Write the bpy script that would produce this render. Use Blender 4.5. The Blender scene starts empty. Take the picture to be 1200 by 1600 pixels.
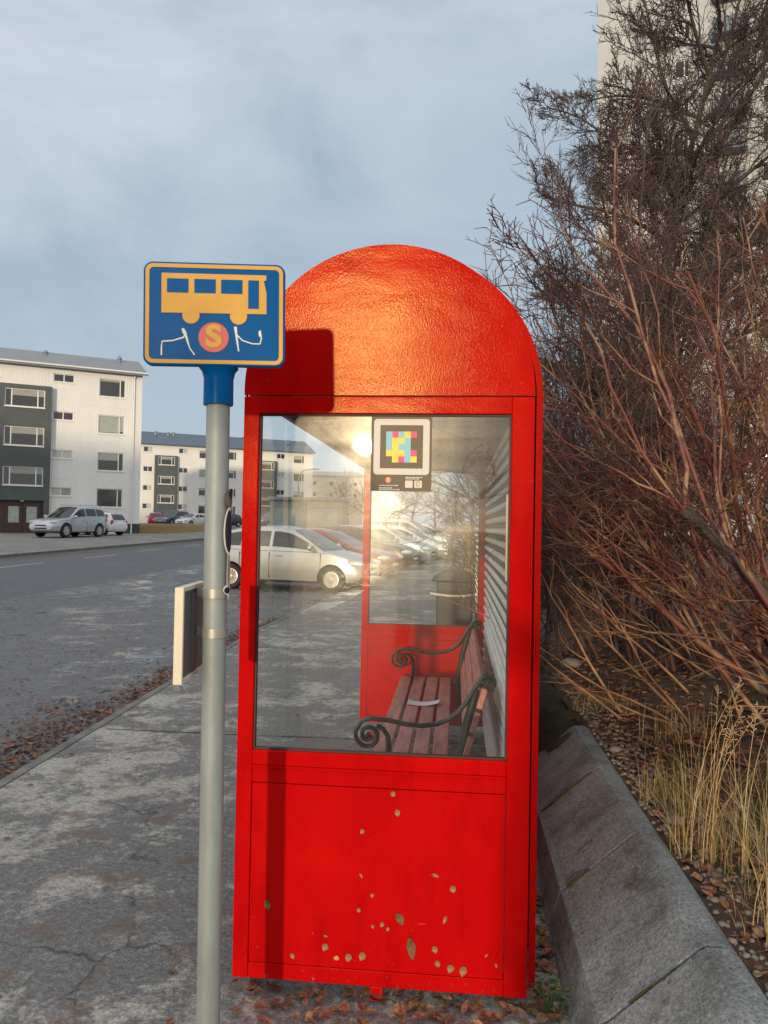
import bpy, bmesh, math, random
import numpy as np
from mathutils import Vector, Matrix
R = math.radians
PI = math.pi
rnd = random.Random(7)
SC = bpy.context.scene
COL = SC.collection

# ------------------------------------------------------------------ helpers
def link(o):
    COL.objects.link(o); return o

def tag(o, label=None, cat=None, group=None, kind=None):
    if label: o['label'] = label
    if cat: o['category'] = cat
    if group: o['group'] = group
    if kind: o['kind'] = kind
    return o

def thing(name, label, cat, loc=(0, 0, 0), rz=0.0, group=None):
    o = bpy.data.objects.new(name, None); link(o)
    o.empty_display_size = .1
    o.location = loc; o.rotation_euler = (0, 0, rz)
    return tag(o, label, cat, group)

class MB:
    """collects shapes with material slots, builds ONE mesh object"""
    def __init__(s): s.v = []; s.f = []; s.m = []
    def add(s, vs, fs, m=0):
        o = len(s.v); s.v += [tuple(p) for p in vs]
        for f in fs: s.f.append(tuple(i + o for i in f)); s.m.append(m)
    def box(s, x0, y0, z0, x1, y1, z1, m=0):
        s.add([(x0,y0,z0),(x1,y0,z0),(x1,y1,z0),(x0,y1,z0),(x0,y0,z1),(x1,y0,z1),(x1,y1,z1),(x0,y1,z1)],
              [(3,2,1,0),(4,5,6,7),(0,1,5,4),(1,2,6,5),(2,3,7,6),(3,0,4,7)], m)
    def prism(s, poly, a, b, axis='y', m=0):
        """poly in the two other axes, extruded between a and b"""
        n = len(poly)
        def P(p, t):
            if axis == 'y': return (p[0], t, p[1])
            if axis == 'x': return (t, p[0], p[1])
            return (p[0], p[1], t)
        ar = sum(poly[i][0]*poly[(i+1) % n][1]-poly[(i+1) % n][0]*poly[i][1] for i in range(n))
        if (ar > 0) == (axis == 'y'): poly = poly[::-1]
        if a > b: a, b = b, a
        if axis == 'y': poly = poly[::-1]; 
        vs = [P(p, a) for p in poly] + [P(p, b) for p in poly]
        fs = [tuple(range(n))[::-1], tuple(range(n, 2*n))]
        for i in range(n):
            j = (i+1) % n; fs.append((i, j, n+j, n+i))
        s.add(vs, fs, m)
    def tube(s, pts, r, k=8, m=0, caps=True, squash=None):
        pts = [Vector(p) for p in pts]; n = len(pts)
        rs = r if isinstance(r, (list, tuple)) else [r]*n
        ref = None; vs = []; fs = []
        for i, p in enumerate(pts):
            t = (pts[min(i+1, n-1)] - pts[max(i-1, 0)]).normalized()
            if ref is None: ref = Vector((0, 0, 1)) if abs(t.z) < .9 else Vector((1, 0, 0))
            a = (ref - t*ref.dot(t)).normalized(); b = t.cross(a); ref = a
            for j in range(k):
                q = 2*PI*j/k
                off = a*math.cos(q)*rs[i] + b*math.sin(q)*rs[i]
                if squash: off = Vector((off.x*squash[0], off.y*squash[1], off.z*squash[2]))
                vs.append(p + off)
        for i in range(n-1):
            for j in range(k):
                j2 = (j+1) % k
                fs.append((i*k+j, i*k+j2, (i+1)*k+j2, (i+1)*k+j))
        if caps:
            fs.append(tuple(range(k))[::-1]); fs.append(tuple(range((n-1)*k, n*k)))
        s.add(vs, fs, m)
    def lathe(s, prof, c=(0, 0, 0), k=24, m=0, axis='z'):
        vs = []; fs = []; n = len(prof)
        for r, h in prof:
            for j in range(k):
                q = 2*PI*j/k; x, y = r*math.cos(q), r*math.sin(q)
                p = (x, y, h) if axis == 'z' else ((x, h, y) if axis == 'y' else (h, x, y))
                vs.append((p[0]+c[0], p[1]+c[1], p[2]+c[2]))
        for i in range(n-1):
            for j in range(k):
                j2 = (j+1) % k
                f = (i*k+j, i*k+j2, (i+1)*k+j2, (i+1)*k+j)
                fs.append(f if axis != 'y' else f[::-1])
        fs.append(tuple(range(k))[::-1]); fs.append(tuple(range((n-1)*k, n*k)))
        s.add(vs, fs, m)
    def ball(s, c, r, m=0, k=12, h=7):
        rx, ry, rz = r if isinstance(r, (list, tuple)) else (r, r, r)
        vs = [(c[0], c[1], c[2]-rz)]; fs = []
        for i in range(1, h):
            a = -PI/2 + PI*i/h
            for j in range(k):
                q = 2*PI*j/k
                vs.append((c[0]+rx*math.cos(a)*math.cos(q), c[1]+ry*math.cos(a)*math.sin(q), c[2]+rz*math.sin(a)))
        vs.append((c[0], c[1], c[2]+rz))
        for j in range(k): fs.append((0, 1+(j+1) % k, 1+j))
        for i in range(h-2):
            for j in range(k):
                j2 = (j+1) % k
                fs.append((1+i*k+j, 1+i*k+j2, 1+(i+1)*k+j2, 1+(i+1)*k+j))
        L = len(vs)-1
        for j in range(k): fs.append((L, 1+(h-2)*k+j, 1+(h-2)*k+(j+1) % k))
        s.add(vs, fs, m)
    def mesh(s, name='mesh'):
        me = bpy.data.meshes.new(name); me.from_pydata(s.v, [], s.f)
        me.polygons.foreach_set('material_index', s.m); me.update(); return me
    def build(s, name, mats, parent=None, smooth=None, bevel=0, loc=None):
        me = s.mesh(name)
        for m in (mats if isinstance(mats, (list, tuple)) else [mats]): me.materials.append(m)
        return finish(name, me, parent, smooth, bevel, loc)

def finish(name, me, parent=None, smooth=None, bevel=0, loc=None):
    if smooth is not None:
        me.polygons.foreach_set('use_smooth', [True]*len(me.polygons))
        me.set_sharp_from_angle(angle=R(smooth))
    o = bpy.data.objects.new(name, me); link(o)
    if parent: o.parent = parent
    if loc: o.location = loc
    if bevel:
        b = o.modifiers.new('bevel', 'BEVEL'); b.width = bevel; b.segments = 2; b.limit_method = 'ANGLE'
        b.angle_limit = R(40)
    return o

def np_mesh(name, V, Fq, mat, parent=None, smooth=True, midx=None):
    """V (n,3), Fq (m,k) numpy"""
    V = np.asarray(V, np.float32); Fq = np.asarray(Fq, np.int32)
    me = bpy.data.meshes.new(name); m, k = Fq.shape
    me.vertices.add(len(V)); me.vertices.foreach_set('co', V.ravel())
    me.loops.add(m*k); me.loops.foreach_set('vertex_index', Fq.ravel())
    me.polygons.add(m); me.polygons.foreach_set('loop_start', np.arange(m, dtype=np.int32)*k)
    me.polygons.foreach_set('loop_total', np.full(m, k, np.int32))
    if smooth: me.polygons.foreach_set('use_smooth', np.ones(m, bool))
    for q in (mat if isinstance(mat, (list, tuple)) else [mat]): me.materials.append(q)
    if midx is not None: me.polygons.foreach_set('material_index', np.asarray(midx, np.int32))
    me.update(calc_edges=True); me.validate()
    o = bpy.data.objects.new(name, me); link(o)
    if parent: o.parent = parent
    return o

def kids(o): return [c for c in bpy.data.objects if c.parent == o]
def copy_tree(o, parent=None):
    c = o.copy(); COL.objects.link(c)
    if parent: c.parent = parent
    for ch in kids(o): copy_tree(ch, c)
    return c

def rrect(x0, z0, x1, z1, r, n=6):
    out = []
    for cx, cz, a in ((x1-r, z1-r, 0), (x0+r, z1-r, 90), (x0+r, z0+r, 180), (x1-r, z0+r, 270)):
        for i in range(n+1):
            q = R(a + 90*i/n); out.append((cx+r*math.cos(q), cz+r*math.sin(q)))
    return out
def circ(cx, cz, r, n=28, a0=0, a1=360):
    full = abs(a1-a0) >= 360
    return [(cx+r*math.cos(R(a0+(a1-a0)*i/(n if full else n-1))), cz+r*math.sin(R(a0+(a1-a0)*i/(n if full else n-1)))) for i in range(n)]

def font_mesh(txt, size, off=0.0, ext=.0008):
    cu = bpy.data.curves.new('lettering', 'FONT'); cu.body = txt; cu.size = size; cu.offset = off; cu.extrude = ext
    cu.align_x = 'CENTER'; cu.align_y = 'CENTER'
    o = bpy.data.objects.new('lettering', cu); COL.objects.link(o)
    dg = bpy.context.evaluated_depsgraph_get(); me = bpy.data.meshes.new_from_object(o.evaluated_get(dg))
    bpy.data.objects.remove(o); return me

# ------------------------------------------------------------------ materials
def nt(name):
    m = bpy.data.materials.new(name); m.use_nodes = True
    return m, m.node_tree, m.node_tree.nodes['Principled BSDF']
def N(t, typ, **kw):
    n = t.nodes.new(typ)
    for k, v in kw.items():
        if k in n.inputs: n.inputs[k].default_value = v
        else: setattr(n, k, v)
    return n
def noise(t, scale, detail=4, rough=.55, stretch=None, co='Object', dist=0):
    tc = N(t, 'ShaderNodeTexCoord'); n = N(t, 'ShaderNodeTexNoise')
    n.inputs['Scale'].default_value = scale; n.inputs['Detail'].default_value = detail
    n.inputs['Roughness'].default_value = rough; n.inputs['Distortion'].default_value = dist
    src = tc.outputs[co]
    if stretch:
        mp = N(t, 'ShaderNodeMapping'); mp.inputs['Scale'].default_value = stretch
        t.links.new(src, mp.inputs[0]); src = mp.outputs[0]
    t.links.new(src, n.inputs['Vector']); return n.outputs['Fac']
def ramp(t, fac, stops):
    r = N(t, 'ShaderNodeValToRGB'); e = r.color_ramp.elements
    while len(e) < len(stops): e.new(.5)
    for i, (p, c) in enumerate(stops):
        e[i].position = p; e[i].color = (*c, 1) if len(c) == 3 else c
    t.links.new(fac, r.inputs[0]); return r.outputs[0]
def mixc(t, fac, a, b):
    m = N(t, 'ShaderNodeMix', data_type='RGBA')
    for sock, v in ((0, fac), (6, a), (7, b)):
        if hasattr(v, 'node'): t.links.new(v, m.inputs[sock])
        elif sock == 0: m.inputs[0].default_value = v
        else: m.inputs[sock].default_value = (*v, 1)
    return m.outputs[2]
def mth(t, op, a, b=0.0):
    m = N(t, 'ShaderNodeMath', operation=op)
    for i, v in enumerate((a, b)):
        if hasattr(v, 'node'): t.links.new(v, m.inputs[i])
        else: m.inputs[i].default_value = v
    return m.outputs[0]
def bump(t, b, hsrc, strength, dist=.01, prev=None):
    n = N(t, 'ShaderNodeBump'); n.inputs['Strength'].default_value = strength; n.inputs['Distance'].default_value = dist
    t.links.new(hsrc, n.inputs['Height'])
    if prev is not None: t.links.new(prev, n.inputs['Normal'])
    t.links.new(n.outputs[0], b.inputs['Normal']); return n.outputs[0]

def pbr(name, col, rough=.6, metal=0, var=.25, vscale=4, col2=None, bmp=0, bscale=80, bdist=.004, coat=0, spec=.5, stretch=None, rvar=0):
    m, t, b = nt(name)
    c2 = col2 or tuple(c*(1-var) for c in col)
    n = noise(t, vscale, 5, .6, stretch)
    t.links.new(ramp(t, n, [(.3, c2), (.7, col)]), b.inputs['Base Color'])
    b.inputs['Roughness'].default_value = rough; b.inputs['Metallic'].default_value = metal
    b.inputs['Coat Weight'].default_value = coat; b.inputs['Specular IOR Level'].default_value = spec
    if rvar:
        n2 = noise(t, vscale*2.3, 4)
        mr = N(t, 'ShaderNodeMapRange'); mr.inputs[3].default_value = max(0, rough-rvar); mr.inputs[4].default_value = rough+rvar
        t.links.new(n2, mr.inputs[0]); t.links.new(mr.outputs[0], b.inputs['Roughness'])
    if bmp: bump(t, b, noise(t, bscale, 3), bmp, bdist)
    return m

M = {}
def red_paint(name, orange, rl, rh):
    m, t, b = nt(name)
    n = noise(t, 3, 5, .6); n2 = noise(t, 26, 4, .7)
    base = ramp(t, n, [(.3, (.40, .0022, .0032)), (.7, (.49, .0040, .0042))])
    streak = ramp(t, noise(t, 4, 5, .6, (2.2, 2.2, .6)), [(.36, (.84, .8, .78)), (.5, (1, 1, 1))])
    mm = N(t, 'ShaderNodeMix', data_type='RGBA', blend_type='MULTIPLY'); mm.inputs[0].default_value = 1
    t.links.new(base, mm.inputs[6]); t.links.new(streak, mm.inputs[7])
    scr = ramp(t, noise(t, 22, 4, .75, (.22, 1, 1.5), dist=.3), [(.71, (0, 0, 0)), (.735, (1, 1, 1))])
    chips = ramp(t, n2, [(.735, (0, 0, 0)), (.76, (1, 1, 1))])
    c = mixc(t, chips, mm.outputs[2], (.6, .09, .07)); c = mixc(t, mth(t, 'MULTIPLY', scr, .35), c, (.62, .14, .10))
    # mud splashed up from the pavement, in ragged specks along the foot
    tcz = N(t, 'ShaderNodeTexCoord'); sz = N(t, 'ShaderNodeSeparateXYZ'); t.links.new(tcz.outputs['Object'], sz.inputs[0])
    lo = N(t, 'ShaderNodeMapRange'); lo.inputs[1].default_value = .05; lo.inputs[2].default_value = .42; lo.inputs[3].default_value = .60; lo.inputs[4].default_value = .40; t.links.new(sz.outputs['Z'], lo.inputs[0])
    sp = mth(t, 'MULTIPLY', mth(t, 'LESS_THAN', noise(t, 55, 3, .6), mth(t, 'SUBTRACT', lo.outputs[0], .235)), .45)
    c = mixc(t, sp, c, (.16, .055, .035))
    t.links.new(c, b.inputs['Base Color'])
    r = N(t, 'ShaderNodeMapRange'); r.inputs[1].default_value = .3; r.inputs[2].default_value = .7; r.inputs[3].default_value = rl; r.inputs[4].default_value = rh
    t.links.new(noise(t, 6, 5, .65), r.inputs[0]); t.links.new(r.outputs[0], b.inputs['Roughness'])
    b.inputs['Specular IOR Level'].default_value = .055; b.inputs['Specular Tint'].default_value = (1, .82, .36, 1)
    h1 = bump(t, b, noise(t, 190, 3, .6, (1, 1, .7)), orange, .0015)
    bump(t, b, noise(t, 4.5, 2, .4, (1, 1, 2.2)), .1, .02, h1)
    return m
M['red'] = red_paint('red_gloss_paint', .26, .1, .17)
M['red_side'] = red_paint('red_paint_plain', .2, .2, .3)
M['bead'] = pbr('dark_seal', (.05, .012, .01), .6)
M['ceiling'] = pbr('ceiling_board', (.20, .15, .09), .7, var=.3, vscale=3, bmp=.1)
M['tin'] = pbr('galvanised_sheet', (.78, .77, .76), .4, .1, var=.25, vscale=5)
M['valley_shade'] = pbr('painted_valley_shade', (.07, .068, .07), .6)  # shade between the lining's ribs, held in a dark base colour
M['steel'] = pbr('galvanised_pole', (.29, .325, .325), .55, .2, var=.3, vscale=14, stretch=(1, 1, .25), bmp=.08, bscale=60, rvar=.1)
M['clamp'] = pbr('clamp_metal', (.42, .42, .38), .45, .5)
M['sblue'] = pbr('sign_blue', (.0, .085, .29), .3, var=.12, vscale=6, bmp=.05, bscale=120, spec=.06)
M['syellow'] = pbr('sign_yellow', (.62, .35, .08), .45, var=.12, vscale=9, spec=.12)
M['spink'] = pbr('sign_roundel', (.5, .06, .06), .45, var=.1, vscale=9)
M['wscrib'] = pbr('white_marker', (.72, .7, .62), .6, var=.2, vscale=40)
M['cream'] = pbr('cream_aluminium', (.66, .6, .46), .5, var=.12)
M['greyalu'] = pbr('grey_aluminium', (.13, .15, .15), .45, .3)
M['wood'] = pbr('bench_slat', (.58, .23, .19), .5, var=.45, vscale=9, col2=(.30, .11, .09), stretch=(3, .5, 3), bmp=.2, bscale=40)
M['iron'] = pbr('cast_iron', (.075, .085, .06), .38, .6, var=.45, vscale=18, bmp=.25, bscale=60)
M['paper'] = pbr('paper', (.8, .78, .82), .8, var=.06)
M['poster'] = pbr('poster_board', (.085, .06, .026), .5, var=.08)
M['pale'] = pbr('poster_pale', (.60, .57, .52), .5, var=.05)
M['pc'] = pbr('code_cyan', (.22, .48, .62), .5, var=.05); M['py'] = pbr('code_yellow', (.74, .6, .05), .5, var=.05)
M['pm'] = pbr('code_magenta', (.62, .05, .17), .5, var=.05); M['po'] = pbr('roundel_orange', (.7, .17, .03), .5, var=.05)
M['black'] = pbr('black_plastic', (.012, .012, .013), .5)
M['rubber'] = pbr('tyre_rubber', (.018, .018, .018), .8, bmp=.2)
M['rim'] = pbr('wheel_silver', (.6, .58, .54), .35, .6)
M['chrome'] = pbr('bright_trim', (.6, .6, .6), .15, .9)
M['lens'] = pbr('lamp_lens', (.62, .64, .66), .08, .1, coat=.6)
M['tail'] = pbr('tail_lens', (.45, .01, .012), .15, coat=.6)
M['plate'] = pbr('number_plate', (.75, .75, .75), .5)
M['cglass'] = pbr('car_glass', (.025, .03, .032), .04, spec=.8)
M['kerb'] = pbr('kerb_concrete', (.21, .205, .19), .85, var=.6, vscale=5, bmp=.5, bscale=60)
M['bark'] = pbr('grey_bark', (.09, .075, .06), .85, var=.5, vscale=14, bmp=.5, bscale=40)
M['dtwig'] = pbr('dark_twig', (.10, .07, .062), .8, var=.5, vscale=2)
def stem_mat(name, stops, sc):
    m, t, b = nt(name); t.links.new(ramp(t, noise(t, sc, 3, .6), stops), b.inputs['Base Color']); b.inputs['Roughness'].default_value = .55
    bump(t, b, noise(t, 90, 3), .3, .004); return m
M['rstem'] = stem_mat('red_brown_stem', [(.3, (.10, .045, .03)), (.42, (.20, .072, .045)), (.52, (.14, .055, .04)), (.6, (.30, .18, .09)), (.72, (.2, .16, .12))], 5)
M['tstem'] = stem_mat('tan_stem', [(.3, (.12, .06, .03)), (.45, (.34, .18, .07)), (.55, (.22, .12, .06)), (.7, (.38, .25, .12))], 4)
M['btwig'] = pbr('brown_twig', (.10, .045, .034), .75, col2=(.06, .036, .025), vscale=2)
M['ftree'] = pbr('far_twig', (.15, .12, .10), .9, var=.3)
M['straw'] = pbr('dry_grass_blade', (.56, .44, .24), .7, col2=(.33, .21, .09), vscale=14)
M['straw2'] = pbr('old_grass_blade', (.34, .24, .11), .8, col2=(.16, .10, .045), vscale=16)
M['gblade'] = pbr('green_grass_blade', (.15, .19, .05), .7, col2=(.26, .2, .06), vscale=7)
M['weed'] = pbr('weed_leaf', (.05, .11, .025), .5, var=.4, vscale=20)
M['moss'] = pbr('moss', (.045, .05, .012), .95, var=.5, vscale=30, bmp=.8, bscale=90)
M['stone'] = pbr('pebble', (.24, .2, .17), .8, var=.5, vscale=3, bmp=.2)
M['lamp'] = pbr('lamp_post_paint', (.16, .17, .17), .5, .4)
M['timber'] = pbr('timber', (.46, .3, .14), .7, var=.4, vscale=6, stretch=(4, 4, .6))
M['patina'] = pbr('green_post_paint', (.1, .2, .15), .6)
M['curtA'] = pbr('curtain_pale', (.5, .53, .5), .8, var=.25, vscale=9, stretch=(6, 1, .3))
M['curtB'] = pbr('blind_grey_green', (.33, .37, .33), .7, var=.15, vscale=3)
M['curtC'] = pbr('blind_slatted', (.38, .38, .34), .7, var=.45, vscale=6, stretch=(.3, 1, 9))
M['pane'] = pbr('window_glass', (.022, .024, .026), .06, spec=.7, var=.4, vscale=.9)
M['wframe'] = pbr('window_frame_white', (.72, .72, .7), .5, var=.08)
M['charcoal'] = pbr('charcoal_render', (.08, .096, .098), .75, var=.2, vscale=1.5)
M['roofA'] = pbr('roof_sheet_grey', (.23, .25, .27), .5, .2, var=.2, vscale=2)
M['roofB'] = pbr('roof_sheet_blue', (.09, .13, .19), .5, .2, var=.2, vscale=2)
M['doorbrown'] = pbr('door_brown', (.05, .022, .015), .5, var=.3)
M['frosted'] = pbr('frosted_glass', (.36, .4, .38), .3)
M['plinth'] = pbr('plinth_grey', (.045, .052, .06), .8)
M['garage'] = pbr('garage_render', (.27, .29, .24), .8, var=.2, vscale=.8)
M['hoodie'] = M['black']

def wall_mat(name, col, ribs):
    m, t, b = nt(name)
    n = noise(t, .7, 6, .65, (1, 1, .4)); n2 = noise(t, 5, 4, .6, (3, 3, .25))
    c = ramp(t, n, [(.25, tuple(x*.86 for x in col)), (.75, col)])
    st = ramp(t, n2, [(.55, (1, 1, 1)), (.8, (.88, .87, .84))])
    mm = N(t, 'ShaderNodeMix', data_type='RGBA', blend_type='MULTIPLY'); mm.inputs[0].default_value = 1
    t.links.new(c, mm.inputs[6]); t.links.new(st, mm.inputs[7]); t.links.new(mm.outputs[2], b.inputs['Base Color'])
    b.inputs['Roughness'].default_value = .75
    if ribs:
        tc = N(t, 'ShaderNodeTexCoord'); w = N(t, 'ShaderNodeTexWave', bands_direction='X'); w.inputs['Scale'].default_value = ribs
        t.links.new(tc.outputs['Object'], w.inputs[0]); bump(t, b, w.outputs['Fac'], .5, .02)
    return m
M['wallA'] = wall_mat('white_ribbed_cladding', (.74, .74, .72), 2.2)
M['wallB'] = wall_mat('white_render', (.74, .73, .70), 0)
M['wallC'] = wall_mat('beige_render', (.58, .52, .44), 0)
M['wallT'] = wall_mat('tower_concrete', (.44, .45, .46), 0)
M['wallBack'] = wall_mat('grey_render', (.55, .53, .5), 0)

def car_paint(name, col, metal=.5, rough=.28):
    m, t, b = nt(name)
    n = noise(t, 3, 4); dirt = ramp(t, noise(t, 1.4, 4), [(.35, tuple(c*.8 for c in col)), (.7, col)])
    t.links.new(dirt, b.inputs['Base Color'])
    b.inputs['Metallic'].default_value = metal; b.inputs['Roughness'].default_value = rough; b.inputs['Coat Weight'].default_value = .7
    b.inputs['Coat Roughness'].default_value = .08
    return m
CP = {'silver': car_paint('silver_car_paint', (.5, .49, .46), .75, .3), 'bluesilver': car_paint('cool_silver_car_paint', (.52, .55, .6)),
      'white': car_paint('white_car_paint', (.72, .72, .72), 0), 'red': car_paint('dark_red_car_paint', (.25, .012, .022), .3),
      'bright': car_paint('bright_red_car_paint', (.42, .015, .02), .1), 'slate': car_paint('slate_car_paint', (.10, .14, .19)),
      'dark': car_paint('dark_car_paint', (.035, .04, .045)), 'blue': car_paint('blue_car_paint', (.05, .12, .26))}

def glass_mat(name, seed, amt):
    m = bpy.data.materials.new(name); m.use_nodes = True; t = m.node_tree; t.nodes.clear()
    out = N(t, 'ShaderNodeOutputMaterial'); tr = N(t, 'ShaderNodeBsdfTransparent'); tr.inputs[0].default_value = (.93, .95, .93, 1)
    gl = N(t, 'ShaderNodeBsdfGlossy'); gl.inputs['Roughness'].default_value = .012; gl.inputs[0].default_value = (1, 1, 1, 1)
    fr = N(t, 'ShaderNodeFresnel'); fr.inputs[0].default_value = 1.5
    fr2 = mth(t, 'MULTIPLY', fr.outputs[0], 1.1)
    a = N(t, 'ShaderNodeMixShader'); t.links.new(fr2, a.inputs[0]); t.links.new(tr.outputs[0], a.inputs[1]); t.links.new(gl.outputs[0], a.inputs[2])
    # film of dirt: a rough sheen plus dull grime, wiped into streaks
    d = N(t, 'ShaderNodeBsdfGlossy'); d.inputs['Roughness'].default_value = .24; d.inputs[0].default_value = (.8, .76, .68, 1)
    df = N(t, 'ShaderNodeBsdfDiffuse'); df.inputs[0].default_value = (.5, .46, .36, 1)
    dm = N(t, 'ShaderNodeMixShader'); dm.inputs[0].default_value = .5; t.links.new(d.outputs[0], dm.inputs[1]); t.links.new(df.outputs[0], dm.inputs[2])
    s1 = noise(t, 5, 5, .65, (1, 1, .16)); s2 = noise(t, 6, 5, .65, (.14, 1, 1.6), dist=.6); s3 = noise(t, 2.0 + seed, 3, .5); s4 = noise(t, 60, 3, .7)
    e = mth(t, 'ADD', mth(t, 'MULTIPLY', s1, .5), mth(t, 'MULTIPLY', s2, .5))
    e = mth(t, 'MULTIPLY', e, mth(t, 'ADD', mth(t, 'MULTIPLY', s3, 1.6), .1)); e = mth(t, 'ADD', e, mth(t, 'MULTIPLY', s4, .12))
    mr = N(t, 'ShaderNodeMapRange'); mr.inputs[1].default_value = .3; mr.inputs[2].default_value = .75; mr.inputs[3].default_value = .012; mr.inputs[4].default_value = amt
    tcg = N(t, 'ShaderNodeTexCoord'); sx_ = N(t, 'ShaderNodeSeparateXYZ'); t.links.new(tcg.outputs['Object'], sx_.inputs[0])
    gm = N(t, 'ShaderNodeMapRange', interpolation_type='SMOOTHSTEP'); gm.inputs[1].default_value = .9; gm.inputs[2].default_value = 1.6; gm.inputs[3].default_value = .22; gm.inputs[4].default_value = 1.0; t.links.new(sx_.outputs['Z'], gm.inputs[0])
    t.links.new(e, mr.inputs[0]); dirt_ = mth(t, 'MULTIPLY', mr.outputs[0], gm.outputs[0])
    z = N(t, 'ShaderNodeMixShader'); t.links.new(dirt_, z.inputs[0]); t.links.new(a.outputs[0], z.inputs[1]); t.links.new(dm.outputs[0], z.inputs[2])
    t.links.new(z.outputs[0], out.inputs[0]); return m
M['glass'] = glass_mat('streaky_shelter_glass', .2, .088)
M['glass2'] = glass_mat('far_shelter_glass', .9, .16)

def asphalt(name, base, pale, wet, tint, grit=150, pale_at=.6, wet_at=.36):
    m, t, b = nt(name)
    g = noise(t, grit, 3, .7); big = noise(t, .55, 6, .62); mid = noise(t, 2.6, 6, .65, dist=.4); sm = noise(t, 14, 4, .7)
    g2 = noise(t, grit*.36, 4, .75); g = mth(t, 'ADD', mth(t, 'MULTIPLY', g, .5), mth(t, 'MULTIPLY', g2, .5))
    c = ramp(t, g, [(.38, tuple(x*.5 for x in base)), (.5, base), (.61, tuple(min(1, x*1.75) for x in base))])
    pg = ramp(t, g, [(.38, tuple(x*.5 for x in pale)), (.5, pale), (.6, tuple(min(1, x*1.5) for x in pale))])
    e = mth(t, 'ADD', mth(t, 'MULTIPLY', big, .38), mth(t, 'ADD', mth(t, 'MULTIPLY', mid, .36), mth(t, 'MULTIPLY', sm, .26)))
    c = mixc(t, ramp(t, e, [(pale_at-.06, (0, 0, 0)), (pale_at, (1, 1, 1))]), c, pg)
    tcv = N(t, 'ShaderNodeTexCoord'); vo = N(t, 'ShaderNodeTexVoronoi', feature='DISTANCE_TO_EDGE'); vo.inputs['Scale'].default_value = .55
    wob = N(t, 'ShaderNodeVectorMath', operation='ADD'); nz_ = N(t, 'ShaderNodeTexNoise'); nz_.inputs['Scale'].default_value = 3.5; nz_.inputs['Detail'].default_value = 5
    t.links.new(tcv.outputs['Object'], nz_.inputs['Vector']); sc_ = N(t, 'ShaderNodeVectorMath', operation='SCALE'); sc_.inputs['Scale'].default_value = .35
    t.links.new(nz_.outputs['Color'], sc_.inputs[0]); t.links.new(tcv.outputs['Object'], wob.inputs[0]); t.links.new(sc_.outputs[0], wob.inputs[1]); t.links.new(wob.outputs[0], vo.inputs['Vector'])
    ck = ramp(t, vo.outputs['Distance'], [(.0, (1, 1, 1)), (.006, (0, 0, 0))]); ck = mth(t, 'MULTIPLY', ck, ramp(t, noise(t, .9, 3), [(.5, (0, 0, 0)), (.6, (.8, .8, .8))]))
    spots = ramp(t, noise(t, 9, 2, .4), [(.70, (0, 0, 0)), (.73, (.7, .7, .7))])
    c = mixc(t, ck, c, (.02, .02, .02)); c = mixc(t, spots, c, tuple(x*.4 for x in base))
    tn = ramp(t, noise(t, 4.3, 4, .6), [(.54, (0, 0, 0)), (.68, (.75, .75, .75))])
    c = mixc(t, tn, c, tint)
    wn = ramp(t, e, [(wet_at-.05, (1, 1, 1)), (wet_at+.03, (0, 0, 0))])
    c = mixc(t, mth(t, 'MULTIPLY', wn, .55), c, tuple(x*.45 for x in base))
    t.links.new(c, b.inputs['Base Color'])
    rr = N(t, 'ShaderNodeMapRange'); rr.inputs[3].default_value = .78; rr.inputs[4].default_value = wet
    t.links.new(wn, rr.inputs[0]); t.links.new(rr.outputs[0], b.inputs['Roughness'])
    dry = N(t, 'ShaderNodeMapRange'); dry.inputs[3].default_value = .55; dry.inputs[4].default_value = .07; t.links.new(wn, dry.inputs[0])
    h = bump(t, b, g, .55, .006); t.links.new(dry.outputs[0], h.node.inputs['Strength']); h2 = bump(t, b, sm, .35, .012, h); t.links.new(dry.outputs[0], h2.node.inputs['Strength'])
    return m
M['pave'] = asphalt('worn_pavement', (.13, .13, .13), (.33, .32, .295), .55, (.13, .085, .065), 110, .552, .36)
M['layby'] = asphalt('coarse_asphalt', (.105, .11, .12), (.19, .19, .19), .1, (.11, .07, .055), 60, .66, .485)
M['road'] = asphalt('smooth_asphalt', (.09, .097, .108), (.13, .135, .145), .4, (.07, .072, .078), 90, .6, .36)
M['fore'] = asphalt('forecourt_asphalt', (.17, .17, .165), (.24, .235, .22), .6, (.12, .11, .095), 60, .55, .3)
M['ground'] = pbr('bare_ground', (.12, .11, .09), .9, var=.4, vscale=.3)
M['bead_dark'] = pbr('joint_dirt', (.045, .042, .038), .9, var=.5, vscale=30)
M['line'] = pbr('worn_line_paint', (.5, .5, .5), .7, var=.5, vscale=12)

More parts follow.
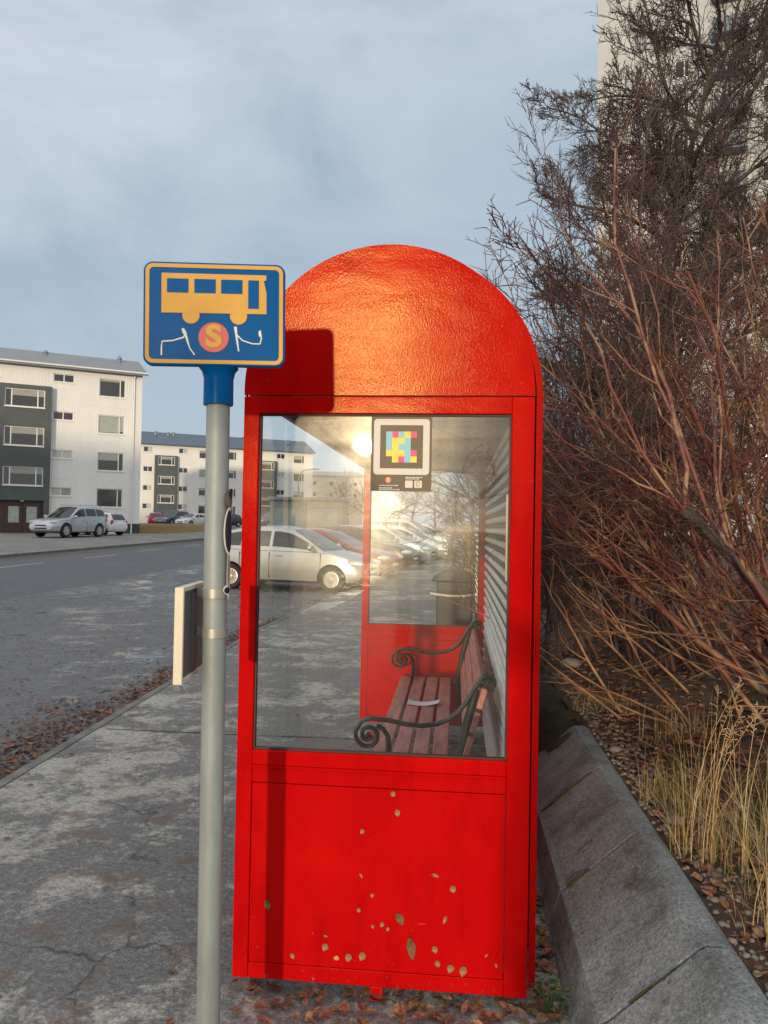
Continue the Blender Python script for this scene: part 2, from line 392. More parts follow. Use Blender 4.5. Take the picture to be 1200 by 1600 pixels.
def lawn_mat():
    m, t, b = nt('ochre_winter_lawn')
    c = ramp(t, noise(t, 3, 6, .7), [(.3, (.14, .085, .025)), (.6, (.24, .15, .04)), (.8, (.16, .14, .045))])
    t.links.new(c, b.inputs['Base Color']); b.inputs['Roughness'].default_value = .95; bump(t, b, noise(t, 25, 4), .8, .05); return m
M['lawn'] = lawn_mat()
def soil_mat():
    m, t, b = nt('leaf_littered_soil')
    n = noise(t, 9, 6, .7); g = noise(t, 60, 4, .7)
    c = ramp(t, n, [(.25, (.02, .015, .01)), (.45, (.06, .035, .022)), (.6, (.10, .048, .025)), (.75, (.085, .07, .05))])
    ms = ramp(t, noise(t, 2.2, 5, .65), [(.55, (0, 0, 0)), (.66, (1, 1, 1))])
    c = mixc(t, mth(t, 'MULTIPLY', ms, .7), c, (.055, .065, .02))
    c = mixc(t, ramp(t, g, [(.62, (0, 0, 0)), (.75, (.7, .7, .7))]), c, (.2, .17, .13))
    t.links.new(c, b.inputs['Base Color']); b.inputs['Roughness'].default_value = .9
    h = bump(t, b, n, .9, .05); bump(t, b, g, .8, .012, h); return m
M['soil'] = soil_mat()
def mossoil_mat():
    m, t, b = nt('mossy_soil'); n = noise(t, 12, 6, .7)
    t.links.new(ramp(t, n, [(.3, (.012, .012, .008)), (.5, (.03, .036, .012)), (.65, (.06, .05, .025)), (.8, (.07, .045, .03))]), b.inputs['Base Color'])
    b.inputs['Roughness'].default_value = .95; h = bump(t, b, n, .9, .04); bump(t, b, noise(t, 80, 4, .7), .9, .012, h); return m
M['mossoil'] = mossoil_mat()
def concrete_mat():
    m, t, b = nt('weathered_precast_concrete')
    g = noise(t, 190, 3, .7); big = noise(t, 3.2, 6, .65); v = noise(t, 34, 3, .6)
    g2 = noise(t, 75, 4, .75); c = ramp(t, mth(t, 'ADD', mth(t, 'MULTIPLY', g, .45), mth(t, 'MULTIPLY', g2, .55)), [(.38, (.105, .12, .128)), (.5, (.22, .25, .265)), (.61, (.38, .42, .43))])
    st = ramp(t, big, [(.34, (.42, .42, .4)), (.5, (.82, .82, .8)), (.62, (1, 1, 1))])
    mm = N(t, 'ShaderNodeMix', data_type='RGBA', blend_type='MULTIPLY'); mm.inputs[0].default_value = 1
    t.links.new(c, mm.inputs[6]); t.links.new(st, mm.inputs[7])
    pit = ramp(t, v, [(.3, (1, 1, 1)), (.36, (0, 0, 0))])
    c2 = mixc(t, mth(t, 'MULTIPLY', pit, .7), mm.outputs[2], (.03, .03, .028))
    ms = ramp(t, noise(t, 5, 6, .72), [(.57, (0, 0, 0)), (.68, (.75, .75, .75))])
    t.links.new(mixc(t, ms, c2, (.06, .065, .03)), b.inputs['Base Color']); b.inputs['Roughness'].default_value = .88
    h = bump(t, b, g, .6, .004); bump(t, b, v, .5, .006, h); return m
M['concrete'] = concrete_mat()
def leaf_mat(name, stops):
    m, t, b = nt(name)
    t.links.new(ramp(t, noise(t, 75, 3, .6), stops), b.inputs['Base Color'])
    b.inputs['Roughness'].default_value = .65; return m
M['leaf'] = leaf_mat('fallen_leaf', [(.25, (.05, .022, .015)), (.45, (.16, .055, .035)), (.6, (.26, .11, .06)), (.78, (.10, .05, .03))])
M['leaf_dk'] = leaf_mat('dark_wet_leaf', [(.25, (.025, .012, .01)), (.5, (.08, .03, .022)), (.78, (.05, .025, .016))])
M['leaf2'] = leaf_mat('tan_leaf', [(.3, (.13, .06, .025)), (.55, (.27, .15, .065)), (.75, (.36, .22, .11))])
M['leaf_y'] = pbr('yellow_leaf', (.5, .3, .05), .6)
M['leaf3'] = leaf_mat('brown_leaf', [(.3, (.06, .03, .012)), (.6, (.17, .08, .03))])
for k in ('silver',): pass

# ------------------------------------------------------------------ camera
yaw, pit, rol = R(5.423), R(1.092), R(1.048)
fw = Vector((-math.sin(yaw)*math.cos(pit), math.cos(yaw)*math.cos(pit), math.sin(pit)))
rt = Vector((math.cos(yaw), math.sin(yaw), 0)); up = rt.cross(fw)
cr = rt*math.cos(rol) + up*math.sin(rol); cu = up*math.cos(rol) - rt*math.sin(rol)
cd = bpy.data.cameras.new('camera'); cam = link(bpy.data.objects.new('camera', cd))
mw = Matrix((cr, cu, -fw)).transposed().to_4x4(); mw.translation = (0, 0, 1.6); cam.matrix_world = mw
cd.sensor_fit = 'VERTICAL'; cd.sensor_height = 32; cd.sensor_width = 24; cd.lens = 24; cd.clip_start = .05; cd.clip_end = 3000
SC.camera = cam

# ------------------------------------------------------------------ light
SUN_EL, SUN_AZ = R(6.0), R(7.04)                      # low sun behind the camera, a little to its left
to_sun = Vector((-math.sin(SUN_AZ)*math.cos(SUN_EL), -math.cos(SUN_AZ)*math.cos(SUN_EL), math.sin(SUN_EL)))
sl = bpy.data.lights.new('sun', 'SUN'); sl.energy = 2.0; sl.angle = R(1.3); sl.color = (1, .79, .51)
so = link(bpy.data.objects.new('sun', sl)); so.rotation_euler = (-to_sun).to_track_quat('-Z', 'Y').to_euler()
w = bpy.data.worlds.new('World'); SC.world = w; w.use_nodes = True; t = w.node_tree
bg = t.nodes['Background']; sky = N(t, 'ShaderNodeTexSky', sky_type='NISHITA'); sky.sun_disc = False
sky.sun_elevation = SUN_EL; sky.sun_rotation = math.atan2(to_sun.x, to_sun.y); sky.air_density = 1.0; sky.dust_density = .6; sky.ozone_density = 1.5
tc = N(t, 'ShaderNodeTexCoord'); mp = N(t, 'ShaderNodeMapping'); mp.inputs['Scale'].default_value = (1.2, 1.2, 2.6)
t.links.new(tc.outputs['Generated'], mp.inputs[0])
cn = N(t, 'ShaderNodeTexNoise'); cn.inputs['Scale'].default_value = 2.1; cn.inputs['Detail'].default_value = 7; cn.inputs['Roughness'].default_value = .56; cn.inputs['Distortion'].default_value = .5
t.links.new(mp.outputs[0], cn.inputs['Vector'])
cf = ramp(t, cn.outputs['Fac'], [(.36, (.55, .55, .55)), (.5, (.8, .8, .8)), (.66, (1.0, 1.0, 1.0))])
SKYC = (2.85, 3.5, 4.15)
# the veil of cloud grows brighter overhead and towards the sun (behind the camera)
dt = N(t, 'ShaderNodeVectorMath', operation='DOT_PRODUCT'); dt.inputs[1].default_value = (-.1, -.8, .6); t.links.new(tc.outputs['Generated'], dt.inputs[0])
mr_ = N(t, 'ShaderNodeMapRange'); mr_.inputs[1].default_value = -.55; mr_.inputs[2].default_value = .75; mr_.inputs[3].default_value = 0.0; mr_.inputs[4].default_value = 1.0
t.links.new(dt.outputs['Value'], mr_.inputs[0])
veil = mixc(t, mr_.outputs[0], SKYC, (8.2, 8.0, 7.8))
nsk = mixc(t, .45, sky.outputs[0], (1.25, 1.95, 2.95))
sm_ = mixc(t, cf, nsk, veil)
t.links.new(sm_, bg.inputs[0]); bg.inputs[1].default_value = .12
SC.view_settings.view_transform = 'Standard'; SC.view_settings.look = 'None'; SC.view_settings.gamma = 1; SC.view_settings.exposure = 0.42
SC.view_settings.use_curve_mapping = False

# ------------------------------------------------------------------ terrain
def sst(a, b, x):
    q = min(1, max(0, (x-a)/(b-a))); return q*q*(3-2*q)
def hz(x, y):
    return .014*min(max(y-12, 0), 120) + .2*sst(-17.3, -20.5, x)
def kx(y):                                              # kerb line
    return float(np.interp(y, [-30, 4.3, 8.2, 11.4, 15.3, 17.6, 60], [-1.7, -2.66, -2.80, -2.93, -2.71, -2.45, 1.1]))
def sheet(name, xa, xb, ys, dz, mat, nx=6):
    """strip of ground between xa(y) and xb(y)"""
    fa = xa if callable(xa) else (lambda y: xa); fb = xb if callable(xb) else (lambda y: xb)
    V = []; F = []
    for y in ys:
        for i in range(nx+1):
            x = fa(y) + (fb(y)-fa(y))*i/nx; V.append((x, y, hz(x, y)+dz))
    for j in range(len(ys)-1):
        for i in range(nx):
            a = j*(nx+1)+i; F.append((a, a+1, a+nx+2, a+nx+1))
    o = np_mesh(name, V, F, mat); return tag(o, kind='structure')
def grid(name, xs, ys, fz, mat):
    V = [(x, y, fz(x, y)) for y in ys for x in xs]; n = len(xs)
    F = [(j*n+i, j*n+i+1, (j+1)*n+i+1, (j+1)*n+i) for j in range(len(ys)-1) for i in range(n-1)]
    return np_mesh(name, V, F, mat)
ysn = [-30, -10, -5, 0, 3, 4.3, 6, 8.2, 9, 11, 11.4, 12, 14, 15.3, 17, 17.6, 20, 25, 30, 40, 50, 60, 75, 90, 110, 132, 160]
sheet('ground', -600, 600, [-400, -80, -20, 0, 12, 30, 60, 90, 132, 300, 900], -.25, M['ground'], 60)
sheet('road', -17.2, -9.3, ysn, -.1, M['road'], 8)
sheet('lay_by', -9.3, lambda y: kx(y)-.12, ysn, -.1, M['layby'], 6)
sheet('pavement', lambda y: kx(y)-.03, lambda y: max(.45, kx(y)+3.4), ysn, 0, M['pave'], 6)
sheet('far_pavement', -20.6, -17.2, ysn, .02, M['fore'], 8)
sheet('forecourt', -48, -20.6, [20, 30, 40, 50, 53], .02, M['fore'], 10)
tag(grid('lawn', list(np.linspace(-48, -20.4, 30)), list(np.linspace(53, 76, 24)), lambda x, y: hz(x, y)-.03+.5*sst(-20.4, -22.4, x)*sst(53, 58, y)*sst(76, 72, y), M['lawn']), kind='structure')
sheet('car_park', -60, -20.6, [74, 80, 88, 96, 110], .02, M['fore'], 10)
# kerb stone row with a real step
mb = MB()
ks = ysn[:-4]
for a, b in zip(ks[:-1], ks[1:]):
    xa, xb = kx(a), kx(b); za, zb = hz(xa, a), hz(xb, b)
    vs = [(xa-.12, a, za-.2), (xb-.12, b, zb-.2), (xa-.115, a, za-.02), (xb-.115, b, zb-.02), (xa-.095, a, za+.004), (xb-.095, b, zb+.004), (xa-.02, a, za+.006), (xb-.02, b, zb+.006), (xa-.02, a, za-.03), (xb-.02, b, zb-.03)]
    mb.add(vs, [(0, 1, 3, 2), (2, 3, 5, 4), (4, 5, 7, 6), (6, 7, 9, 8)])
tag(mb.build('kerb', M['kerb']), kind='structure')
mb = MB()
for yj in (1.7, 5.72, 9.8, 14.0):
    pts = [(kx(yj)+.05+3.2*i/14, yj+.05*i/14+rnd.uniform(-.012, .012)) for i in range(15)]
    for (xa, y_a), (xb, y_b) in zip(pts[:-1], pts[1:]):
        q = rnd.uniform(.004, .009); mb.add([(xa, y_a-q, hz(0, yj)+.004), (xb, y_b-q, hz(0, yj)+.004), (xb, y_b+q, hz(0, yj)+.004), (xa, y_a+q, hz(0, yj)+.004)], [(0, 1, 2, 3)])
tag(mb.build('pavement_joint', M['bead_dark']), kind='structure')
mb = MB()
for a in np.arange(5, 62, 6.0):
    x0 = -14.55 if a < 30 else -14.9
    b = a+3.0; mb.add([(x0-.07, a, hz(x0, a)-.094), (x0+.07, a, hz(x0, a)-.094), (x0+.07-.03, b, hz(x0, b)-.094), (x0-.07-.03, b, hz(x0, b)-.094)], [(0, 1, 2, 3)])
tag(mb.build('lane_marking', M['line']), kind='structure')
mb = MB()
for a, b in zip(ysn[:-1], ysn[1:]):
    mb.add([(-17.2, a, hz(-17.2, a)-.12), (-17.2, b, hz(-17.2, b)-.12), (-17.25, a, hz(-17.2, a)+.03), (-17.25, b, hz(-17.2, b)+.03), (-17.4, a, hz(-17.4, a)+.03), (-17.4, b, hz(-17.4, b)+.03)], [(0, 1, 3, 2), (2, 3, 5, 4)])
tag(mb.build('far_kerb', M['kerb']), kind='structure')

# bank behind the retaining wall
def bank(x, y):
    return .37 + .085*sst(.8, 3, x)*3 + .28*sst(2, 7, x) + .03*math.sin(x*5+y*3.1)*sst(.85, 1.3, x) + .025*math.sin(y*4.3-x*2.7) * sst(.85, 1.3, x) + hz(0, y)
tag(grid('bank_soil', list(np.linspace(.79, 3, 24)) + [4, 5, 7, 10, 20, 40], list(np.linspace(-4, 9, 60)) + [10, 12, 15, 20, 30, 45], bank, M['soil']), kind='structure')

def edge_z(x, y): return max(-.06, (bank(.8, y)+.01)*sst(.30, .74, x)**.8 - .02 + .02*math.sin(y*9+x*14)+.015*math.sin(y*23-x*9))*sst(4.2, 4.75, y)-.06*(1-sst(4.2, 4.75, y))
tag(grid('mossy_edge', list(np.linspace(.30, .82, 16)), list(np.linspace(4.25, 9, 50))+[10, 12, 15, 20, 30], edge_z, M['mossoil']), kind='structure')
# ------------------------------------------------------------------ retaining wall of precast blocks
rw = thing('retaining_wall', 'low weathered concrete retaining wall with a sloped face beside the red shelter', 'retaining wall', (0, 0, 0))
prof = [(.37, -.1), (.395, .02), (.44, .15), (.465, .165), (.715, .385), (.74, .4), (.80, .4), (.83, .38), (.83, -.1)]
ys = [-3.55 + .84*i for i in range(11)]
for i in range(len(ys)-1):
    mb = MB(); y0, y1 = ys[i]+.006, ys[i+1]-.006
    jx = 0; jz = -.0015*i+.012
    mb.prism([(p[0]+jx, p[1]+jz) for p in prof], y0, y1, 'y')
    mb.build('wall_block', M['concrete'], rw, bevel=.005)
mb = MB()
for (j, a, b) in ((7, .3, .8), (8, .08, .4), (9, .05, .95)):   # moss in the joints
    y = ys[j]
    pts = []
    for k in range(9):
        q = a+(b-a)*k/8; pts.append((.44+.28*q, y+rnd.uniform(-.004, .004), .15+.235*q+.0))
    mb.tube(pts, [.004]+[rnd.uniform(.004, .010) for _ in range(7)]+[.004], 6)
mb.build('joint_moss', M['moss'], rw)

# ------------------------------------------------------------------ bus shelter
XL, XR, Y0, LEN = -.741, .255, 2.60, 3.472
ZB, WB, WT, ZS = .05, .825, 1.985, 2.056
XC = (XL+XR)/2; RAD = (XR-XL)/2
WL, WR = -.687, .179
sh = thing('bus_shelter', 'bright red arched bus shelter with a glazed end panel standing on the pavement', 'bus shelter', (0, 0, 0))
def end_panel(y0, y1, zwt, near):
    mb = MB()
    mb.box(XL, y0, ZB, WL, y1, ZS-.012)                       # stiles
    mb.box(WR, y0, ZB, XR, y1, ZS-.012)
    mb.box(WL, y0, zwt, WR, y1, ZS-.012) if zwt < ZS-.02 else None
    mb.box(WL, y0, .775, WR, y1, WB)                          # rail under the glass
    mb.box(WL, y0+.003, ZB, WR, y1, .103)
    mb.box(WL, y0+.003, .715, WR, y1, .768)
    mb.build('end_frame', M['red'], sh, bevel=.003)
    ip = MB(); ip.box(WL+.002, y0+.003, .105, WR-.002, y1-.006, .713)
    ip.build('lower_panel', M['red'], sh, bevel=.002)
    sill = MB(); sill.box(WL-.0, y0-.004, .768, WR+.0, y0+.02, .775); sill.build('sill_strip', M['red'], sh)
    # arched head: a fine grid so that it can bulge very slightly like bent sheet
    ap = MB(); z0 = ZS-.008; poly = [(XL+.001, z0)] + [(XC-RAD*math.cos(PI*i/48), ZS+RAD*math.sin(PI*i/48)) for i in range(0, 49)] + [(XR-.001, z0)]
    if not near:
        ap.prism(poly, y0, y1, 'y'); ap.build('arch_panel', M['red'], sh, bevel=.006)
    else:
        nz, nx = 40, 36; rows = []
        for i in range(nz+1):
            z = z0 + (ZS+RAD*.9995-z0)*math.sin(PI/2*i/nz); hw_ = RAD-.001 if z <= ZS else math.sqrt(max(1e-8, RAD*RAD-(z-ZS)**2)); h_ = z-z0
            hc = min(h_, .26); f = -(.042*h_ + .5*.13*hc*hc + .034*max(0, h_-.26))
            rows.append([(XC+hw_*(2*j/nx-1), y0+f, z) for j in range(nx+1)])
        vs = sum(rows, []); fs = [(i*(nx+1)+j, i*(nx+1)+j+1, (i+1)*(nx+1)+j+1, (i+1)*(nx+1)+j) for i in range(nz) for j in range(nx)]
        ap.add(vs, fs)
        rim_ = [r[0] for r in rows]+[r[-1] for r in rows[::-1]]; n_ = len(rim_)
        ap.add(rim_+[(x, y1, z) for x, y, z in rim_], [(i, i+1, n_+i+1, n_+i) for i in range(n_-1)])
        ap.build('arch_panel', M['red'], sh, smooth=40)
    bd = MB(); b = .007
    zt = zwt if zwt < ZS-.02 else ZS-.012
    for q in ((WL, WB, WL+b, zt), (WR-b, WB, WR, zt), (WL+b, WB, WR-b, WB+b), (WL+b, zt-b, WR-b, zt)):
        bd.box(q[0]+.0005, y0+.012, q[1]+.0005, q[2]-.0005, y0+.03, q[3]-.0005)
    bd.build('glazing_seal', M['bead'], sh)
    gp = MB(); gp.add([(WL+.002, y0+.02, WB+.002), (WR-.002, y0+.02, WB+.002), (WR-.002, y0+.02, zt-.002), (WL+.002, y0+.02, zt-.002)], [(0, 1, 2, 3)])
    gp.build('glass_pane', M['glass' if near else 'glass2'], sh)
end_panel(Y0, Y0+.05, WT, True)
end_panel(Y0+LEN, Y0+LEN+.05, ZS, False)
# inner lining of the far arch
mb = MB(); mb.prism([(XL+.02, ZS)] + [(XC-(RAD-.02)*math.cos(PI*i/32), ZS+(RAD-.02)*math.sin(PI*i/32)) for i in range(33)] + [(XR-.02, ZS)], Y0+LEN-.012, Y0+LEN-.002, 'y')
mb.build('arch_lining', M['ceiling'], sh)
# shell: curved roof running down into the closed back wall
SX1 = .288; SR = (SX1-XL)/2; SXC = (SX1+XL)/2
def arch(rad, n=40): return [(SXC-rad*math.cos(PI*i/n), ZS+rad*math.sin(PI*i/n)) for i in range(n+1)]
ya, yb = Y0+.062, Y0+LEN-.014
def shell(outer, inner, name, mat):
    V = []; F = []; n = len(outer)
    for p in outer+inner: V += [(p[0], ya, p[1]), (p[0], yb, p[1])]
    for i in range(n-1):
        F.append((2*i+2, 2*i+3, 2*i+1, 2*i)); a = 2*n+2*i; F.append((a, a+1, a+3, a+2))
        F.append((2*i, a, a+2, 2*i+2)); F.append((2*i+1, 2*i+3, a+3, a+1))
    F.append((0, 1, 2*n+1, 2*n)); F.append((2*n-2, 4*n-2, 4*n-1, 2*n-1))
    m = MB(); m.add(V, F); return m.build(name, mat, sh, smooth=35)
shell(arch(SR) + [(SX1, ZB)], arch(SR-.022) + [(SX1-.022, ZB)], 'roof_shell', M['red_side'])
shell(arch(SR-.026), arch(SR-.034), 'ceiling', M['ceiling'])
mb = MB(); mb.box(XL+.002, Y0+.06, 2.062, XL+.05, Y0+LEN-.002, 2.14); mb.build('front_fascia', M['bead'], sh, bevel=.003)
# corrugated lining of the back wall: bare pale crests, valley shade painted as colour
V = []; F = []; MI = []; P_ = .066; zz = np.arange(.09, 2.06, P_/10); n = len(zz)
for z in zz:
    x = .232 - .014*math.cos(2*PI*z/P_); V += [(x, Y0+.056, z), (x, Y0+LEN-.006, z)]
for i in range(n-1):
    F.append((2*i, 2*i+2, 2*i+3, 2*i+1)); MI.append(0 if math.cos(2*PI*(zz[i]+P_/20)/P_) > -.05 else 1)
np_mesh('corrugated_lining', V, F, [M['tin'], M['valley_shade']], sh, midx=MI)
mb = MB()
mb.box(.168, Y0+.06, 1.42, .176, Y0+.075, 1.72); mb.build('inner_batten', M['cream'], sh, bevel=.003)
for x, y in ((-.62, Y0+.3), (-.243, Y0+.004), (.12, Y0+.3), (-.62, Y0+LEN-.3), (.12, Y0+LEN-.3)):
    for _ in (0,):
        mb = MB(); mb.box(x-.022, y, .003, x+.022, y+.04, ZB); mb.build('foot', M['red_side'], sh, bevel=.003)
# screws of the arch head
for x, z in ((-.31, 2.17), (-.19, 2.18), (-.51, 2.3), (.1, 2.22), (-.66, 2.1)):
    mb = MB(); mb.lathe([(.004, 0), (.004, -.003), (.002, -.004)], (x, Y0, z), 10, axis='y'); mb.build('screw', M['bead'], sh)

# ------------------------------------------------------------------ poster inside the glass
px0, px1, pz0, pz1 = -.297, -.089, 1.722, 1.978; py = Y0+.0175
po = thing('poster', 'brown poster with a coloured block code stuck inside the shelter glass', 'poster', (px0, py, pz0))
W_, H_ = px1-px0, pz1-pz0
def pu(x): return (x-155)/(1055-155)*W_
def pv(y): return (1170-y)/(1170-62)*H_
mb = MB(); mb.box(0, 0, 0, W_, .0012, H_); mb.build('sheet', M['poster'], po)
mb = MB(); mb.prism(rrect(pu(195), pv(925), pu(1022), pv(98), .012), -.0006, 0, 'y'); mb.build('pale_frame', M['pale'], po)
mb = MB(); mb.box(pu(290), -.0012, pv(832), pu(925), -.0006, pv(190)); mb.build('code_field', M['poster'], po)
grid_ = ['cmcym', 'cyyc.', 'cyc c.'.replace(' ', ''), 'yyycm', '.ymcy']
mb = MB()
for r_, row in enumerate(grid_):
    for c_, ch in enumerate(row):
        if ch == '.': continue
        x0 = 378+c_*91.5; y0_ = 285+r_*92
        mb.box(pu(x0), -.0018, pv(y0_+92), pu(x0+91.5), -.0012, pv(y0_), 'cym'.index(ch))
mb.build('colour_code', [M['pc'], M['py'], M['pm']], po)
mb = MB(); mb.prism(circ(pu(418), pv(1005), .0105), -.0006, 0, 'y'); mb.build('roundel', M['po'], po)
me = font_mesh('S', .02, .0006, .0002); me.materials.append(M['pale']); me.transform(Matrix.Translation((pu(418), -.0009, pv(1008))) @ Matrix.Rotation(PI/2, 4, 'X'))
finish('letter', me, po)
mb = MB()
mb.prism(rrect(pu(670), pv(1118), pu(782), pv(1010), .003), -.0006, 0, 'y'); mb.prism(rrect(pu(806), pv(1118), pu(918), pv(1010), .003), -.0006, 0, 'y')
for y, a, b in ((1085, 283, 570), (1122, 280, 480), (1145, 285, 590), (962, 672, 925), (985, 680, 880)):
    x = a
    while x < b:
        l = rnd.uniform(14, 50); mb.box(pu(x), -.0005, pv(y+8), pu(min(b, x+l)), 0, pv(y-6)); x += l+9
mb.build('small_print', M['pale'], po)
mb = MB(); mb.tube([(pu(862+26*math.cos(q)), -.0009, pv(1052-26*math.sin(q))) for q in np.linspace(-.6, 4.2, 16)], .0009, 6)
mb.tube([(pu(835), -.0009, pv(1100)), (pu(858), -.0009, pv(1078)), (pu(885), -.0009, pv(1104))], .0009, 6); mb.build('icon', M['poster'], po)

# ------------------------------------------------------------------ leaves stuck on the red panel
def leaf_obj(name, cx, y, cz, L, Wd, ang, mat, curl=.45):
    mb = MB(); n = 7; top = []; bot = []; mid = []
    for i in range(n):
        q = i/(n-1); a = (q-.5)*L; b = Wd*.5*math.sin(PI*min(1, q*.96+.02))**.8*(1+.12*math.sin(q*17+L*900))
        d = -curl*L*(q-.5)**2 - .0006
        mid.append((a, d-.0008, 0)); top.append((a, d+.0004, b)); bot.append((a, d+.0004, -b))
    ca, sa = math.cos(ang), math.sin(ang)
    rot = lambda p: (p[0]*ca-p[2]*sa, p[1], p[0]*sa+p[2]*ca)
    vs = [rot(p) for p in top+mid+bot]
    fs = [(i, i+1, n+i+1, n+i) for i in range(n-1)] + [(n+i, n+i+1, 2*n+i+1, 2*n+i) for i in range(n-1)]
    mb.add(vs, fs); return mb.build(name, mat, None, smooth=60, loc=(cx, y, cz))
lv = [(-.199, .699, 11, 0), (-.183, .637, 14, 0), (-.301, .568, 10, 0), (-.303, .42, 11, 1), (-.053, .435, 15, 1), (.007, .394, 14, 0), (-.263, .356, 9, 0), (-.308, .304, 9, 0),
      (-.623, .302, 20, 2), (-.169, .285, 24, 2), (-.017, .291, 16, 1), (-.26, .252, 8, 0), (-.228, .261, 10, 0), (-.208, .247, 9, 0), (-.42, .209, 9, 1), (-.42, .173, 15, 0),
      (-.381, .138, 11, 3), (-.34, .144, 16, 0), (-.293, .151, 17, 0), (-.533, .135, 13, 0), (-.129, .192, 42, 4), (-.05, .19, 14, 0), (-.04, .144, 13, 0), (.004, .131, 16, 0), (.046, .126, 20, 0), (.122, .182, 9, 1), (.154, .152, 10, 1), (-.457, .065, 7, 1)]
for x, z, s, k in lv:
    L = s*.00155; wd = L*(rnd.uniform(.7, 1.0) if k in (0, 3) else .45 if k in (1, 4) else .7)
    o = leaf_obj('leaf', x, Y0+(.0022 if .107 < z < .711 else -.0008), z, L*1.15, wd, R(rnd.uniform(60, 120) if k in (0, 2, 4) else rnd.uniform(0, 180)), M['leaf3'] if k in (2, 4) else M['leaf2'])
    lab = {0: 'small round tan leaf stuck to the lower red panel of the shelter', 1: 'tiny narrow tan leaf stuck to the lower red panel of the shelter',
           2: 'dark crumpled leaf stuck to the middle of the lower red panel' if x > -.5 else 'dark crumpled leaf on the left edge of the lower red panel',
           3: 'bright yellow small leaf near the foot of the red panel', 4: 'largest leaf on the red panel, long, pointed and brown'}[k]
    if k == 3: o.data.materials[0] = M['leaf_y']
    tag(o, lab, 'leaf', 'leaves stuck on the red shelter panel')

# ------------------------------------------------------------------ bench
bn = thing('bench', 'park bench with red brown slats and scrolled iron arms inside the shelter', 'bench', (0, 0, 0))
K = .000873
def bp(x, z, y): return (-.41+(x-185)*K, y, .59-(z-885)*K)
def arm_end(y):
    spiral = []
    for i in range(46):
        q = i/45; a = R(-60 - 620*(1-q)); r = 16+58*q
        spiral.append((185-r*math.cos(a+PI/2.0)*1, 885-r*math.sin(a+PI/2)))
    # spiral ends pointing over the top; the arm sweeps back and up from there
    a_end = spiral[-1]
    arm = [(185-68, 850), (150, 806), (200, 792), (300, 800), (400, 818), (480, 822), (560, 810), (620, 785), (680, 740), (725, 680), (765, 610), (800, 562)]
    back = [(835+38*math.cos(R(a)), 572-38*math.sin(R(a))) for a in range(150, -200, -22)] + [(835+14*math.cos(R(a)), 572-14*math.sin(R(a))) for a in range(-200, -400, -40)]
    inner = []
    for i in range(40):
        q = i/39; a = R(155 + 560*q); r = 74*(1-q)+15*q
        inner.append((185+r*math.cos(a), 885-r*math.sin(a)*1.0))
    mb = MB()
    mb.tube([bp(x, z, y) for x, z in inner[::-1]], [.006]+[.0105]*(len(inner)-1), 8, squash=(1, 1.9, 1))
    mb.tube([bp(x, z, y) for x, z in [inner[0]]+arm[1:]], .0115, 8, squash=(1, 1.9, 1))
    mb.tube([bp(x, z, y) for x, z in [arm[-1]]+back], [.0115]*len(back)+[.007], 8, squash=(1, 1.9, 1))
    mb.ball(bp(185, 885, y), (.014, .02, .014)); mb.ball(bp(835, 572, y), (.013, .022, .013))
    mb.build('armrest', M['iron'], bn, smooth=60)
    lg = MB()
    lg.tube([bp(x, z, y) for x, z in ((232, 832), (270, 850), (296, 890), (300, 960), (280, 1040))] + [(-.35, y, .40), (-.37, y, .25), (-.41, y, .08), (-.44, y, .005)], [.011, .012, .013, .014, .016, .018, .017, .016, .02], 8, squash=(1, 1.6, 1))
    lg.build('front_leg', M['iron'], bn, smooth=60)
    lg = MB()
    lg.tube([bp(780, 610, y), bp(755, 700, y), bp(730, 800, y), bp(715, 900, y), (.03, y, .47), (.03, y, .3), (.07, y, .12), (.10, y, .005)], [.014, .02, .024, .024, .022, .018, .017, .02], 8, squash=(1, 1.5, 1))
    lg.build('back_leg', M['iron'], bn, smooth=60)
    sr = MB(); sr.tube([(-.36, y, .415), (-.2, y, .405), (0, y, .42), (.04, y, .46)], .014, 8, squash=(1, 1.4, 1)); sr.build('seat_rail', M['iron'], bn, smooth=60)
for y in (3.72, 5.86): arm_end(y)
for i in range(4):
    x0 = -.405+i*.1; mb = MB(); mb.box(x0, 3.66, .43, x0+.082, 5.92, .456); mb.build('seat_slat', M['wood'], bn, bevel=.006)
for i in range(3):
    mb = MB(); z0 = .52+i*.115; x0 = .045+i*.03
    mb.prism([(x0, z0), (x0+.028, z0-.006), (x0+.054, z0+.09), (x0+.026, z0+.098)], 3.66, 5.92, 'y'); mb.build('back_slat', M['wood'], bn, bevel=.005)
V = []; F = []
for i in range(9):
    q = i/8; x = -.3+.2*q; z = .4585 + .03*(2*abs(q-.45))**2*.5
    V += [(x, 4.93+.02*q, z), (x+.01, 5.03+.015*q, z+.004)]
F = [(2*i, 2*i+2, 2*i+3, 2*i+1) for i in range(8)]
tag(np_mesh('paper_slip', V, F, M['paper']), 'curled white paper slip lying on the bench seat', 'paper')

